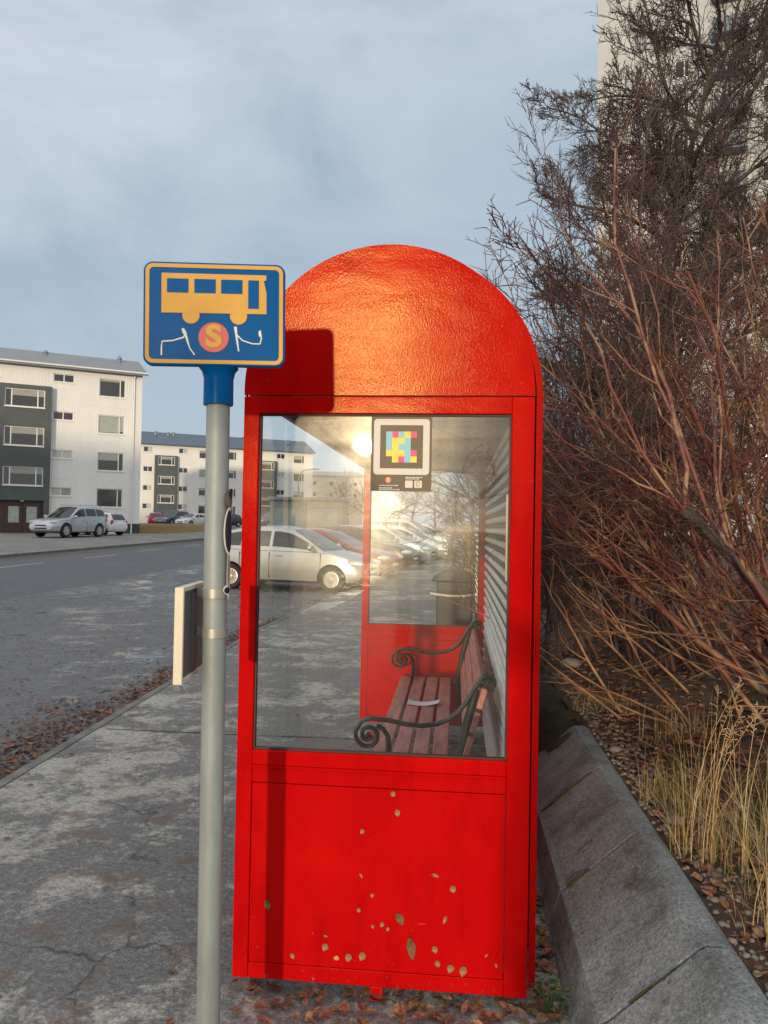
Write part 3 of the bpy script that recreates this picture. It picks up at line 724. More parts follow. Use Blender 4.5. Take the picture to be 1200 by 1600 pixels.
# ------------------------------------------------------------------ bus stop sign on its pole
SGX, SGY = -.658, 2.09
sg = thing('bus_stop_sign', 'blue and yellow bus stop sign on a grey steel pole beside the shelter', 'bus stop sign', (SGX, SGY, 0))
mb = MB(); mb.lathe([(.0325, -.02), (.0325, 2.02), (.03, 2.022)], (0, 0, 0), 32); mb.build('pole', M['steel'], sg, smooth=40)
WS, HS = .388, .288; zc0 = 2.036
pl = bpy.data.objects.new('sign_plate', None); link(pl); pl.parent = sg; sg.rotation_euler = (0, R(-.35), 0); pl.location = (-.005, -.026, zc0); pl.rotation_euler = (0, R(-.6), R(10))
def su(u): return (u-.5)*WS
def sv(v): return (1-v)*HS
mb = MB(); mb.prism(rrect(-WS/2, 0, WS/2, HS, .026, 8), 0, .022, 'y'); mb.build('plate', M['sblue'], pl, bevel=.004)
o1 = rrect(-WS/2+.006, .006, WS/2-.006, HS-.006, .021, 8); o2 = rrect(-WS/2+.0165, .0165, WS/2-.0165, HS-.0165, .0125, 8); n = len(o1)
mb = MB(); mb.add([(p[0], -.0012, p[1]) for p in o1]+[(p[0], -.0012, p[1]) for p in o2]+[(p[0], .001, p[1]) for p in o1]+[(p[0], .001, p[1]) for p in o2],
    [f for i in range(n) for j in [(i+1) % n] for f in ((j, i, n+i, n+j), (i, j, 2*n+j, 2*n+i), (n+j, n+i, 3*n+i, 3*n+j))])
mb.build('border', M['syellow'], pl)
mb = MB(); body = [(.128, .495), (.128, .113), (.866, .113), (.866, .163), (.848, .167), (.868, .29), (.868, .49)]
mb.prism([(su(a), sv(b)) for a, b in body], -.0022, .001, 'y')
for u in (.335, .67):
    mb.prism(circ(su(u), sv(.515), .0235, 26), -.0018, .001, 'y')
for q in ((.167, .165, .317, .30), (.358, .165, .508, .30), (.546, .165, .697, .30), (.738, .165, .814, .44)):
    mb.box(su(q[0]), -.0032, sv(q[3]), su(q[2]), -.0015, sv(q[1]), 1)
mb.build('bus_pictogram', [M['syellow'], M['sblue']], pl)
mb = MB(); mb.prism(circ(su(.495), sv(.725), .0415, 40), -.0022, .001, 'y'); mb.build('roundel', M['spink'], pl)
me = font_mesh('S', .083, .0034, .0006); me.materials.append(M['syellow'])
me.transform(Matrix.Translation((su(.495), -.0026, sv(.722))) @ Matrix.Rotation(PI/2, 4, 'X') @ Matrix.Diagonal((1.12, .98, 1, 1))); finish('letter', me, pl)
def scr(pts, r):
    def cv(x, y):
        u = (x-88)/732; v = (y-92-26*u)/545; return (su(u), -.0006, sv(v))
    mb = MB(); mb.tube([cv(*p) for p in pts], r, 6, squash=(1, .3, 1)); mb.build('scribble', M['wscrib'], pl)
scr([(183, 588), (183, 545), (186, 516), (240, 513), (295, 497), (306, 480)], .0021)
scr([(290, 450), (300, 470), (308, 490), (328, 555), (353, 590)], [.0035, .005, .0035, .0016, .002])
scr([(562, 445), (568, 495), (580, 575)], [.0042, .003, .002]); scr([(572, 490), (600, 518), (650, 536), (690, 538), (697, 510), (688, 468), (690, 498)], [.002, .0018, .0016, .002, .002, .004, .003])
mb = MB(); mb.lathe([(.041, 1.931), (.0415, 1.939), (.041, 2.004), (.046, 2.024), (.055, 2.035)], (0, 0, 0), 32); mb.build('socket', M['sblue'], sg, smooth=40)
for z in (1.298, 1.407):
    mb = MB(); mb.lathe([(.033, z-.014), (.0355, z-.013), (.0355, z+.013), (.033, z+.014)], (0, 0, 0), 32)
    mb.box(-.056, .012, z-.012, -.02, .03, z+.012); mb.build('pole_clamp', M['clamp'], sg, smooth=40)
tb = thing('timetable_board', 'thin cream edged timetable board clamped to the side of the sign pole', 'timetable board', (-.722, 1.96, 1.175), R(5))
mb = MB(); mb.box(-.012, 0, 0, .012, .012, .255); mb.box(-.012, .243, 0, .012, .255, .255); mb.box(-.012, .012, 0, .012, .243, .012); mb.box(-.012, .012, .243, .012, .243, .255)
mb.build('board_frame', M['cream'], tb, bevel=.002)
mb = MB(); mb.box(-.006, .012, .012, .006, .243, .243); mb.build('board_panel', M['greyalu'], tb)
mb = MB(); mb.box(.006, .11, .02, .011, .15, .235); mb.build('board_rib', M['greyalu'], tb)
# stickers wrapped on the right side of the pole
def patch(mb, pts, r, m):
    """outline given as (angle deg, z) fan wrapped on a cylinder"""
    c = (sum(p[0] for p in pts)/len(pts), sum(p[1] for p in pts)/len(pts))
    P = lambda a, z: (r*math.cos(R(a)), r*math.sin(R(a)), z)
    rings = [[P(c[0]+(p[0]-c[0])*q, c[1]+(p[1]-c[1])*q) for p in pts] for q in (.01, .35, .7, 1)]
    n = len(pts); vs = sum(rings, [])
    mb.add(vs, [(k*n+i, k*n+(i+1) % n, (k+1)*n+(i+1) % n, (k+1)*n+i) for k in range(3) for i in range(n)], m)
stk = thing('sticker', 'tall dark sticker with a white outline peeling off the sign pole', 'sticker', (SGX, SGY, 0))
ell = lambda ca, cz, ra, rz_, n=24: [(ca+ra*math.cos(2*PI*i/n), cz+rz_*math.sin(2*PI*i/n)) for i in range(n)]
mb = MB(); patch(mb, ell(-22, 1.58, 32, .066), .0331, 0); patch(mb, ell(-18, 1.46, 14, .07), .0331, 0); patch(mb, ell(-24, 1.418, 26, .014), .0331, 0); mb.build('outline', M['pale'], stk)
mb = MB(); patch(mb, ell(-20, 1.58, 26, .059), .0334, 0); M['navy'] = pbr('sticker_navy', (.012, .01, .03), .4); mb.build('dark_print', M['navy'], stk)
mb = MB(); patch(mb, ell(-24, 1.416, 20, .009), .0334, 0); mb.build('shoe_print', M['navy'], stk)
mb = MB(); patch(mb, ell(-18, 1.47, 9, .045), .0334, 0); mb.build('skin_print', pbr('sticker_tan', (.3, .19, .14), .5), stk)
st2 = thing('sticker', 'small brown and black sticker higher up the sign pole', 'sticker', (SGX, SGY, 0))
mb = MB(); patch(mb, ell(-18, 1.668, 30, .024), .0331, 0); mb.build('brown_print', pbr('sticker_brown', (.15, .1, .08), .5), st2)
mb = MB(); patch(mb, ell(-8, 1.684, 22, .014), .0334, 0); mb.build('black_print', M['black'], st2)

# ------------------------------------------------------------------ buildings
def facade(u0, u1, z0, z1, rects, depth=.16, m=0, mr=0):
    """front wall at y=0 with real openings"""
    us = sorted({u0, u1} | {r[0] for r in rects} | {r[2] for r in rects}); zs = sorted({z0, z1} | {r[1] for r in rects} | {r[3] for r in rects})
    us = [u for u in us if u0 <= u <= u1]; zs = [z for z in zs if z0 <= z <= z1]
    mb = MB()
    for a, b in zip(us[:-1], us[1:]):
        for c, d in zip(zs[:-1], zs[1:]):
            cu_, cz_ = (a+b)/2, (c+d)/2
            if any(r[0] < cu_ < r[2] and r[1] < cz_ < r[3] for r in rects): continue
            mb.add([(a, 0, c), (b, 0, c), (b, 0, d), (a, 0, d)], [(0, 1, 2, 3)], m)
    for a, c, b, d in rects:
        mb.add([(a, 0, c), (b, 0, c), (b, 0, d), (a, 0, d), (a, depth, c), (b, depth, c), (b, depth, d), (a, depth, d)], [(0, 4, 5, 1), (1, 5, 6, 2), (2, 6, 7, 3), (3, 7, 4, 0)], mr)
    return mb
def window(par, r, kind, y=.0, dep=.16, wf=.06, detail=True):
    """kind: list of (frac0, frac1, fill, blind height 0..1)"""
    a, c, b, d = r; fr = MB(); yf0, yf1 = y+dep-.09, y+dep-.02
    fr.box(a, yf0, c, a+wf, yf1, d); fr.box(b-wf, yf0, c, b, yf1, d); fr.box(a+wf, yf0, c, b-wf, yf1, c+wf); fr.box(a+wf, yf0, d-wf, b-wf, yf1, d)
    fr.box(a-.04, y-.05, c-.06, b+.04, yf0, c-.005)                      # sill
    lights = kind
    for i, (p, q, fill, bh) in enumerate(lights):
        if i: fr.box(a+(b-a)*p-wf*.6, yf0+.002, c+wf, a+(b-a)*p+wf*.6, yf1-.002, d-wf)
    f = fr.build('window', M['wframe'], par)
    pn = MB(); pn.add([(a+.01, y+dep-.05, c+.01), (b-.01, y+dep-.05, c+.01), (b-.01, y+dep-.05, d-.01), (a+.01, y+dep-.05, d-.01)], [(0, 1, 2, 3)])
    pn.build('pane', M['pane'], f)
    for p, q, fill, bh in lights:
        if not fill: continue
        x0, x1 = a+(b-a)*p+wf*.5, a+(b-a)*q-wf*.5; cb = MB(); zb_ = d-wf-(d-c-2*wf)*bh
        cb.add([(x0, y+dep-.054, zb_), (x1, y+dep-.054, zb_), (x1, y+dep-.054, d-wf), (x0, y+dep-.054, d-wf)], [(0, 1, 2, 3)])
        cb.build('curtain', M[fill], f)
    return f
def gable_roof(par, u0, u1, dep, ze, zr, mat, over=.35, name='roof'):
    mb = MB(); th = .12
    y0, y1 = -over, dep+over; ym = dep/2; zo = ze-over*(zr-ze)/(dep/2)
    for a, b, za, zb in ((y0, ym, zo, zr), (y1, ym, zo, zr)):
        mb.add([(u0, a, za), (u1, a, za), (u1, b, zb), (u0, b, zb), (u0, a, za-th), (u1, a, za-th), (u1, b, zb-th), (u0, b, zb-th)],
               [(0, 1, 2, 3), (7, 6, 5, 4), (0, 4, 5, 1), (1, 5, 6, 2), (3, 7, 4, 0)])
    return mb.build(name, mat, par)
def shell_walls(par, u0, u1, dep, z0, z1, zr, fm, wm):
    fm.add([(u0, 0, z0), (u0, dep, z0), (u0, dep, z1), (u0, dep/2, zr), (u0, 0, z1)], [(4, 3, 2, 1, 0)])
    fm.add([(u1, 0, z0), (u1, dep, z0), (u1, dep, z1), (u1, dep/2, zr), (u1, 0, z1)], [(0, 1, 2, 3, 4)])
    fm.add([(u0, dep, z0), (u1, dep, z0), (u1, dep, z1), (u0, dep, z1)], [(3, 2, 1, 0)])
    return fm.build('wall', wm, par)

bA = thing('apartment_building', 'nearest white four storey apartment block with charcoal stair bay and brown doors', 'building', (-22.59, 53, .68), R(31))
D3 = lambda f1, f2, f3, b: [(0, .17, f1, b), (.17, .82, f2, b), (.82, 1, f3, b)]
smA = [(-5.86, 10.44, -4.53, 11.02), (-5.86, 7.84, -4.53, 8.42), (-5.88, 5.2, -4.53, 5.78), (-5.9, 2.62, -4.55, 3.2)]
lgA = [(-2.9, 9.7, -1.15, 10.98), (-2.91, 7.1, -1.16, 8.4), (-2.92, 4.48, -1.16, 5.78), (-2.92, 1.92, -1.18, 3.23)]
rr_ = smA + lgA
mir = [(-15.0-r[2], r[1], -15.0-r[0], r[3]) for r in rr_]
fm = facade(-15.1, 0, -.3, 11.5, rr_+mir)
for z in (9.0, 6.42, 3.83):
    fm.box(-5.9, -.012, z, -.62, -.001, z+.045)
shell_walls(bA, -15.1, 0, 9.5, -.3, 11.5, 12.9, fm, M['wallA'])
for i, r in enumerate(smA): window(bA, r, [(0, .5, [None, None, 'curtA', 'curtA'][i], .98), (.5, 1, [None, None, 'curtA', 'curtC'][i], .98)])
for i, r in enumerate(lgA): window(bA, r, [(0, .8, ['curtC', 'curtB', 'curtB', None][i], [.12, .96, .42, 0][i]), (.8, 1, [None, 'curtB', None, None][i], .9)])
for i, r in enumerate(mir): window(bA, r, [(0, .5, 'curtA' if i % 2 else None, .5), (.5, 1, None, 0)])
twA = [(-8.82, 8.5, -6.37, 9.7), (-8.82, 5.9, -6.37, 7.17), (-8.82, 3.24, -6.37, 4.5)]
tf = facade(-9.14, -5.94, 2.25, 10.0, twA, m=0); tf2 = MB(); tf2.v = [(x, y-.42, z) for x, y, z in tf.v]; tf2.f = tf.f; tf2.m = tf.m
tf2.add([(-9.14, -.42, 2.25), (-9.14, .0, 2.25), (-9.14, 0, 10), (-9.14, -.42, 10), (-5.94, -.42, 2.25), (-5.94, .0, 2.25), (-5.94, 0, 10), (-5.94, -.42, 10)], [(0, 3, 2, 1), (4, 5, 6, 7), (3, 7, 6, 2), (0, 1, 5, 4)])
tf2.build('stair_bay', M['charcoal'], bA)
for r in twA: window(bA, r, D3(None, 'curtC', 'curtC', .36), y=-.42)
mb = MB(); mb.box(-9.2, -.06, -.3, -5.96, .1, 2.24); mb.build('entrance_surround', M['doorbrown'], bA)
for x0 in (-8.62, -7.52):
    mb = MB(); mb.box(x0, -.1, -.05, x0+1.04, -.062, 2.05); dd = mb.build('door', M['doorbrown'], bA, bevel=.01)
    mb = MB(); mb.box(x0+.2, -.115, .75, x0+.84, -.102, 1.83); mb.build('door_pane', M['frosted'], dd)
mb = MB(); mb.box(-6.3, -.40, -.3, -5.94, -.065, 2.24); mb.build('entrance_pier', M['charcoal'], bA)
mb = MB(); mb.ball((-7.6, -.5, 2.18), (.14, .1, .05)); mb.build('entrance_lamp', M['frosted'], bA)
mb = MB(); mb.box(-9.1, -1.2, -.45, -6.0, -.066, -.06); mb.build('door_step', M['kerb'], bA)
mb = MB(); mb.tube([(-.55, -.09, -.1), (-.55, -.09, 11.1), (-.55, -.2, 11.3)], .045, 8); mb.build('downpipe', M['wframe'], bA)
mb = MB(); mb.box(-1.05, -.03, -.4, .02, -.002, .8); mb.box(.003, -.03, -.4, .03, 9.5, .8); mb.build('plinth', M['plinth'], bA)
gable_roof(bA, -15.4, .34, 9.5, 11.62, 13.35, M['roofA'], .45)
mb = MB(); mb.tube([(-15.4, -.5, 11.5), (.3, -.5, 11.5)], .06, 8); mb.build('gutter', M['wframe'], bA)
for u, h_ in ((-6.3, .55), (-1.2, .7)):
    mb = MB(); mb.lathe([(.14, 0), (.14, h_*.6), (.2, h_*.62), (.2, h_*.72), (.05, h_)], (u, 3.8, 12.75), 10); mb.build('roof_vent', M['roofA'], bA)

bB = thing('apartment_building', 'middle white apartment block with blue roof and two charcoal stair bays', 'building', (-19.82, 104, 2.11), R(29))
towB = [-19.55, -6.55]
smB = []; lgB = []; twB = []
for zf in (8.38, 5.88, 3.5, 1.2):
    for u in (-22.35, -18.0, -9.1, -5.1): smB.append((u, zf, u+1.15, zf+.7))
for zf in (7.88, 5.42, 3.02, .72):
    for u in (-15.42, -12.05, -2.72): lgB.append((u, zf, u+1.5, zf+1.07))
for c in towB:
    for zf in (6.8, 4.36, 1.98): twB.append((c-1.02, zf, c+1.02, zf+1.04))
fm = facade(-24.0, 0, -1.3, 9.5, smB+lgB, .14)
for z in (7.3, 4.85, 2.45): fm.box(-24, -.012, z, 0, -.001, z+.05)
shell_walls(bB, -24, 0, 10, -1.3, 9.5, 11.0, fm, M['wallB'])
for i, r in enumerate(smB): window(bB, r, [(0, .5, 'curtA' if rnd.random() < .4 else None, .97), (.5, 1, 'curtA' if rnd.random() < .4 else None, .97)], dep=.14)
for i, r in enumerate(lgB): window(bB, r, [(0, .78, ['curtC', 'curtB', None, None, 'curtB', 'curtA'][rnd.randrange(6)], rnd.choice([.95, .3, .5])), (.78, 1, None, 0)], dep=.14)
for c in towB:
    rs = [r for r in twB if abs((r[0]+r[2])/2-c) < .1]
    tf = facade(c-1.42, c+1.42, 1.1, 8.0, rs, .14); tf.v = [(x, y-.4, z) for x, y, z in tf.v]
    tf.add([(c-1.42, -.4, 1.1), (c-1.42, 0, 1.1), (c-1.42, 0, 8), (c-1.42, -.4, 8), (c+1.42, -.4, 1.1), (c+1.42, 0, 1.1), (c+1.42, 0, 8), (c+1.42, -.4, 8)], [(0, 3, 2, 1), (4, 5, 6, 7), (3, 7, 6, 2), (0, 1, 5, 4)])
    tf.build('stair_bay', M['charcoal'], bB)
    for r in rs: window(bB, r, D3(None, 'curtC', None, .3), y=-.4, dep=.14)
    mb = MB(); mb.box(c-1.45, -.9, .75, c+1.45, -.002, 1.095); mb.build('porch_roof', M['roofB'], bB)
    for x in (c-1.25, c-.55, c+.15, c+.85):
        mb = MB(); mb.box(x, -.07, -.9, x+.5, -.02, .7); d_ = mb.build('door', M['wframe'], bB); mb = MB(); mb.box(x+.08, -.085, -.3, x+.42, -.072, .6); mb.build('door_pane', M['pane'], d_)
gable_roof(bB, -24.4, .3, 10, 9.6, 11.5, M['roofB'], .4)
for u in (-20.5, -18.9, -18.2, -13.2, -8, -2.5):
    mb = MB(); mb.lathe([(.12, 0), (.12, .5), (.17, .52), (.17, .62)], (u, 3.6, 10.85), 8); mb.build('roof_vent', M['roofA'], bB)

bC = thing('apartment_building', 'farthest beige apartment block seen through the shelter glass', 'building', (-15.4, 125, 2.3), R(20))
rc = [(u, z, u+1.0, z+.75) for u in (-8.3, -5.6, -3.6, -1.6) for z in (5.75, 3.9, 2.1)]
fm = facade(-9, 0, -1.5, 7.4, rc, .14); shell_walls(bC, -9, 0, 9, -1.5, 7.4, 8.3, fm, M['wallC'])
for r in rc: window(bC, r, [(0, .6, None, 0), (.6, 1, 'curtA', .9)], dep=.14)
gable_roof(bC, -9.3, .3, 9, 7.5, 8.4, M['roofA'], .35)

gr_ = thing('garage', 'low flat roofed grey green garage row below the middle apartment block', 'garage', (-15.3, 62, .75), R(3))
mb = MB(); mb.box(0, 0, -.1, 5.9, 6, 2.9); mb.build('wall', M['garage'], gr_)
mb = MB(); mb.box(-.25, -.3, 2.9, 6.15, 6.2, 3.15); mb.build('roof', M['roofA'], gr_, bevel=.02)
for i in range(2):
    mb = MB(); mb.box(.35+i*2.8, -.04, -.05, 2.75+i*2.8, -.002, 2.2); mb.build('garage_door', M['curtB'], gr_, bevel=.01)

tw = thing('apartment_tower', 'tall pale concrete apartment tower rising behind the bare tree', 'building', (10.3, 60, 1.0), R(-14))
T_W, T_H = 17.0, 46.0
rt_ = [(u, z, u+w_, z+1.35) for z in np.arange(3.2, 44, 2.85) for u, w_ in ((5.6, 1.0), (11.6, 1.6))]
rt_ = [(round(a, 3), round(b, 3), round(c, 3), round(d, 3)) for a, b, c, d in rt_]
fm = facade(0, T_W, -1, T_H, rt_, .2)
fm.add([(0, 0, -1), (0, 16, -1), (0, 16, T_H), (0, 0, T_H), (T_W, 0, -1), (T_W, 16, -1), (T_W, 16, T_H), (T_W, 0, T_H)], [(0, 3, 2, 1), (4, 5, 6, 7), (3, 7, 6, 2), (1, 2, 6, 5)])
fm.build('wall', M['wallT'], tw)
for r in rt_: window(tw, r, [(0, .65, 'curtA' if rnd.random() < .3 else None, .9), (.65, 1, None, 0)], dep=.2)
for z in np.arange(2.6, 44, 2.85):
    mb = MB(); mb.box(8.1, -1.1, z, 10.5, -.002, z+.16); mb.box(8.1, -1.1, z+.16, 10.5, -1.04, z+1.15); mb.build('balcony', pbr('balcony_blue_grey', (.16, .2, .26), .6) if z < 2.7 else bpy.data.materials['balcony_blue_grey'], tw)
mb = MB(); mb.box(-.3, -.3, T_H, T_W+.3, 16.3, T_H+.4); mb.build('roof', M['roofA'], tw)

bk = thing('apartment_building', 'unseen long grey block added behind the viewer to shade the street', 'building', (-85, -72, 0))  # unseen occluder, added to shade the street and the lower facades
rb = [(2+4*i, 2+2.9*j, 4+4*i, 3.4+2.9*j) for i in range(16) for j in range(5)]
mb = MB(); mb.box(0, 0, -.3, 67.3, 12, 17.6); mb.build('wall', M['wallBack'], bk)
gable_roof(bk, -.3, 67.6, 12, 17.6, 19.2, M['roofA'], .4)

# ------------------------------------------------------------------ cars
def itp(pts, x):
    xs, ys_ = zip(*pts); return float(np.interp(x, xs, ys_))
SPEC = {
 'hatch': dict(xr=-1.98, xf=2.0, hw=.86, wx=(-1.3, 1.27), wr=.30,
    deck=[(-1.98, .62), (-1.93, .92), (-1.7, 1.0), (-1.2, .985), (0, .965), (.85, .955), (1.25, .925), (1.6, .84), (1.85, .74), (1.96, .66), (2.0, .58)],
    bot=[(-1.98, .42), (-1.9, .27), (-1.5, .2), (1.5, .19), (1.9, .22), (2.0, .34)],
    roof=[(-1.92, .95), (-1.72, 1.27), (-1.55, 1.39), (-1.2, 1.465), (-.6, 1.51), (-.1, 1.505), (.2, 1.45), (.45, 1.32), (1.08, .93)],
    side=[(-1.55, -1.08), (-1.02, -.32), (-.24, .68)], scr=(.22, 1.02), rear=(-1.9, -1.6), spokes=14),
 'suv': dict(xr=-2.25, xf=2.28, hw=.92, wx=(-1.36, 1.36), wr=.37,
    deck=[(-2.25, .72), (-2.2, 1.05), (-1.9, 1.13), (0, 1.08), (.9, 1.06), (1.3, 1.04), (1.95, .97), (2.15, .88), (2.25, .78), (2.28, .68)],
    bot=[(-2.25, .5), (-2.1, .34), (-1.7, .27), (1.7, .27), (2.15, .3), (2.28, .42)],
    roof=[(-2.15, 1.1), (-2.0, 1.5), (-1.8, 1.66), (-1.2, 1.72), (-.3, 1.73), (.05, 1.69), (.25, 1.6), (1.05, 1.04)],
    side=[(-1.95, -1.2), (-1.12, -.3), (-.22, .72)], scr=(.12, 1.0), rear=(-2.13, -1.85), spokes=6),
 'sedan': dict(xr=-2.2, xf=2.2, hw=.88, wx=(-1.35, 1.33), wr=.31,
    deck=[(-2.2, .6), (-2.15, .88), (-1.8, 1.0), (-1.3, .99), (0, .96), (.85, .95), (1.4, .89), (1.85, .79), (2.1, .7), (2.2, .58)],
    bot=[(-2.2, .42), (-2.1, .27), (-1.6, .2), (1.6, .2), (2.05, .23), (2.2, .36)],
    roof=[(-1.75, .98), (-1.4, 1.2), (-1.05, 1.38), (-.6, 1.44), (-.1, 1.445), (.25, 1.37), (1.1, .94)],
    side=[(-1.3, -.98), (-.92, -.25), (-.17, .72)], scr=(.2, 1.02), rear=(-1.7, -1.1), spokes=8)}
CACHE = {}
def car_meshes(kind):
    if kind in CACHE: return CACHE[kind]
    S = SPEC[kind]; hl = (S['xf']-S['xr'])/2; xm = (S['xf']+S['xr'])/2; hw = S['hw']
    def wid(x): return hw*(1-.17*(abs(x-xm)/hl)**7-.03*(abs(x-xm)/hl)**2)
    xs = list(np.linspace(S['xr'], S['xf'], 44)); xs = [S['xr'], S['xr']+.03]+xs[1:-1]+[S['xf']-.03, S['xf']]
    V = []; F = []
    for x in xs:
        w_, d_, b_ = wid(x), itp(S['deck'], x), itp(S['bot'], x)
        m1 = b_+(d_-b_)*.35; m2 = b_+(d_-b_)*.72
        half = [(0, b_), (.82*w_, b_), (.96*w_, b_+.06), (w_*.995, m1), (w_, b_+(d_-b_)*.52), (w_*.985, m2), (w_*.955, d_-.05), (w_*.9, d_-.008), (w_*.6, d_+.012), (0, d_+.022)]
        ring = [(x, y, z) for y, z in half] + [(x, -y, z) for y, z in half[-2:0:-1]]
        V += ring
    k = 18; n = len(xs)
    for i in range(n-1):
        for j in range(k): F.append((i*k+j, i*k+(j+1) % k, (i+1)*k+(j+1) % k, (i+1)*k+j))
    F.append(tuple(range(k))[::-1]); F.append(tuple(range((n-1)*k, n*k)))
    mb = MB(); mb.add(V, [f[::-1] for f in F]); body = mb.mesh('car_body')
    bo = bpy.data.objects.new('tmp_body', body); link(bo)
    cut = MB()
    for ax in S['wx']: cut.lathe([(S['wr']*1.16, -1.2), (S['wr']*1.16, 1.2)], (ax, 0, S['wr']+.01), 32, axis='y')
    co_ = cut.build('tmp_cut', [], None)
    bm = bmesh.new(); bm.from_mesh(co_.data); bmesh.ops.recalc_face_normals(bm, faces=bm.faces); bm.to_mesh(co_.data); bm.free()
    bm = bmesh.new(); bm.from_mesh(body); bmesh.ops.recalc_face_normals(bm, faces=bm.faces); bm.to_mesh(body); bm.free()
    md = bo.modifiers.new('b', 'BOOLEAN'); md.operation = 'DIFFERENCE'; md.object = co_; md.solver = 'EXACT'
    dg = bpy.context.evaluated_depsgraph_get(); dg.update()
    bme = bpy.data.meshes.new_from_object(bo.evaluated_get(dg)); bpy.data.objects.remove(bo); bpy.data.objects.remove(co_)
    bme.materials.clear()
    bme.polygons.foreach_set('use_smooth', [True]*len(bme.polygons)); bme.set_sharp_from_angle(angle=R(32))
    # greenhouse
    r0, r1 = S['roof'][0][0], S['roof'][-1][0]; rmax = max(p[1] for p in S['roof'])
    def G(x, s, sg=1, off=0):
        rz_ = itp(S['roof'], x); bl = itp(S['deck'], x)-.03; fr_ = max(0, (rz_-bl)/(rmax-bl)); w0 = wid(x)*.94
        w1 = w0-.17*fr_; P = [(w0+off, bl), (w1+off, bl+.86*(rz_-bl)), (w1-.07*fr_+off*.4, rz_-.012*fr_+off*.6), (0, rz_+.025*fr_+off)]
        if s <= .5: a, b, q = P[0], P[1], s/.5
        elif s <= .62: a, b, q = P[1], P[2], (s-.5)/.12
        else: a, b, q = P[2], P[3], (s-.62)/.38
        bow = .018*math.sin(PI*q)*fr_ if s <= .5 else 0
        return (x, sg*(a[0]+(b[0]-a[0])*q+bow), a[1]+(b[1]-a[1])*q)
    gx = np.linspace(r0, r1, 40); ss = [0, .12, .25, .38, .5, .56, .62, .75, .88, 1]
    V = []; F = []
    for x in gx: V += [G(x, s) for s in ss]+[G(x, s, -1) for s in ss[-2::-1]]
    k = 2*len(ss)-1
    for i in range(len(gx)-1):
        for j in range(k-1): F.append((i*k+j, (i+1)*k+j, (i+1)*k+j+1, i*k+j+1))
    mb = MB(); mb.add(V, F); gh = mb.mesh('greenhouse'); gh.polygons.foreach_set('use_smooth', [True]*len(gh.polygons)); gh.set_sharp_from_angle(angle=R(40))
    def panel(xs_, ss_, sg, off, fwd=0):
        mb = MB(); V = [tuple(a+b for a, b in zip(G(x, s, sg, off), (fwd, 0, 0))) for x in xs_ for s in ss_]; k = len(ss_)
        F = [(i*k+j, (i+1)*k+j, (i+1)*k+j+1, i*k+j+1) for i in range(len(xs_)-1) for j in range(k-1)]
        mb.add(V, F if sg > 0 else [f[::-1] for f in F]); return mb
    panes = []
    for a, b in S['side']:
        for sg in (1, -1): panes.append(('side_window', panel(np.linspace(a, b, 9), [.1, .2, .3, .4, .47], sg, .006).mesh('side_window')))
    for nm, (a, b), fwd in (('windscreen', S['scr'], .006), ('rear_window', S['rear'], -.006)):
        mb = MB(); ss2 = [.66, .75, .88, 1]; V = []; gx2 = np.linspace(a, b, 9)
        for x in gx2: V += [tuple(p+q for p, q in zip(G(x, s, 1, .006), (fwd, 0, 0))) for s in ss2]+[tuple(p+q for p, q in zip(G(x, s, -1, .006), (fwd, 0, 0))) for s in ss2[-2::-1]]
        k = 7; F = [(i*k+j, (i+1)*k+j, (i+1)*k+j+1, i*k+j+1) for i in range(8) for j in range(k-1)]
        mb.add(V, F); panes.append((nm, mb.mesh(nm)))
    for nm, me in panes: me.polygons.foreach_set('use_smooth', [True]*len(me.polygons)); me.materials.append(M['cglass'])
    ty = MB(); r = S['wr']; ty.lathe([(r*.64, -.1), (r*.93, -.105), (r, -.08), (r, .08), (r*.93, .105), (r*.64, .1), (r*.64, -.1)], (0, 0, 0), 36, axis='y'); tym = ty.mesh('tyre'); tym.materials.append(M['rubber'])
    tym.polygons.foreach_set('use_smooth', [True]*len(tym.polygons)); tym.set_sharp_from_angle(angle=R(50))
    ri = MB(); ri.lathe([(r*.66, .03), (r*.66, .095), (r*.58, .1), (r*.56, .05)], (0, 0, 0), 36, axis='y'); ri.lathe([(r*.17, .05), (r*.17, .1), (r*.1, .108)], (0, 0, 0), 16, axis='y')
    for i in range(S['spokes']):
        a = 2*PI*i/S['spokes']; hwid = r*.036 if S['spokes'] > 8 else r*.1
        ca, sa = math.cos(a), math.sin(a); P = lambda u, v, y: (u*ca-v*sa, y, u*sa+v*ca)
        vs = [P(r*.12, -hwid*.7, .06), P(r*.6, -hwid, .06), P(r*.6, hwid, .06), P(r*.12, hwid*.7, .06), P(r*.12, -hwid*.7, .104), P(r*.6, -hwid, .096), P(r*.6, hwid, .096), P(r*.12, hwid*.7, .104)]
        ri.add(vs, [(3, 2, 1, 0), (4, 5, 6, 7), (0, 1, 5, 4), (1, 2, 6, 5), (2, 3, 7, 6), (3, 0, 4, 7)])
    rim = ri.mesh('rim'); rim.materials.append(M['rim'])
    hb = MB(); hb.lathe([(r*.64, .0), (r*.64, .045)], (0, 0, 0), 24, axis='y'); hub = hb.mesh('brake_disc'); hub.materials.append(M['black'])
    CACHE[kind] = (bme, gh, panes, tym, rim, hub, wid, G); return CACHE[kind]
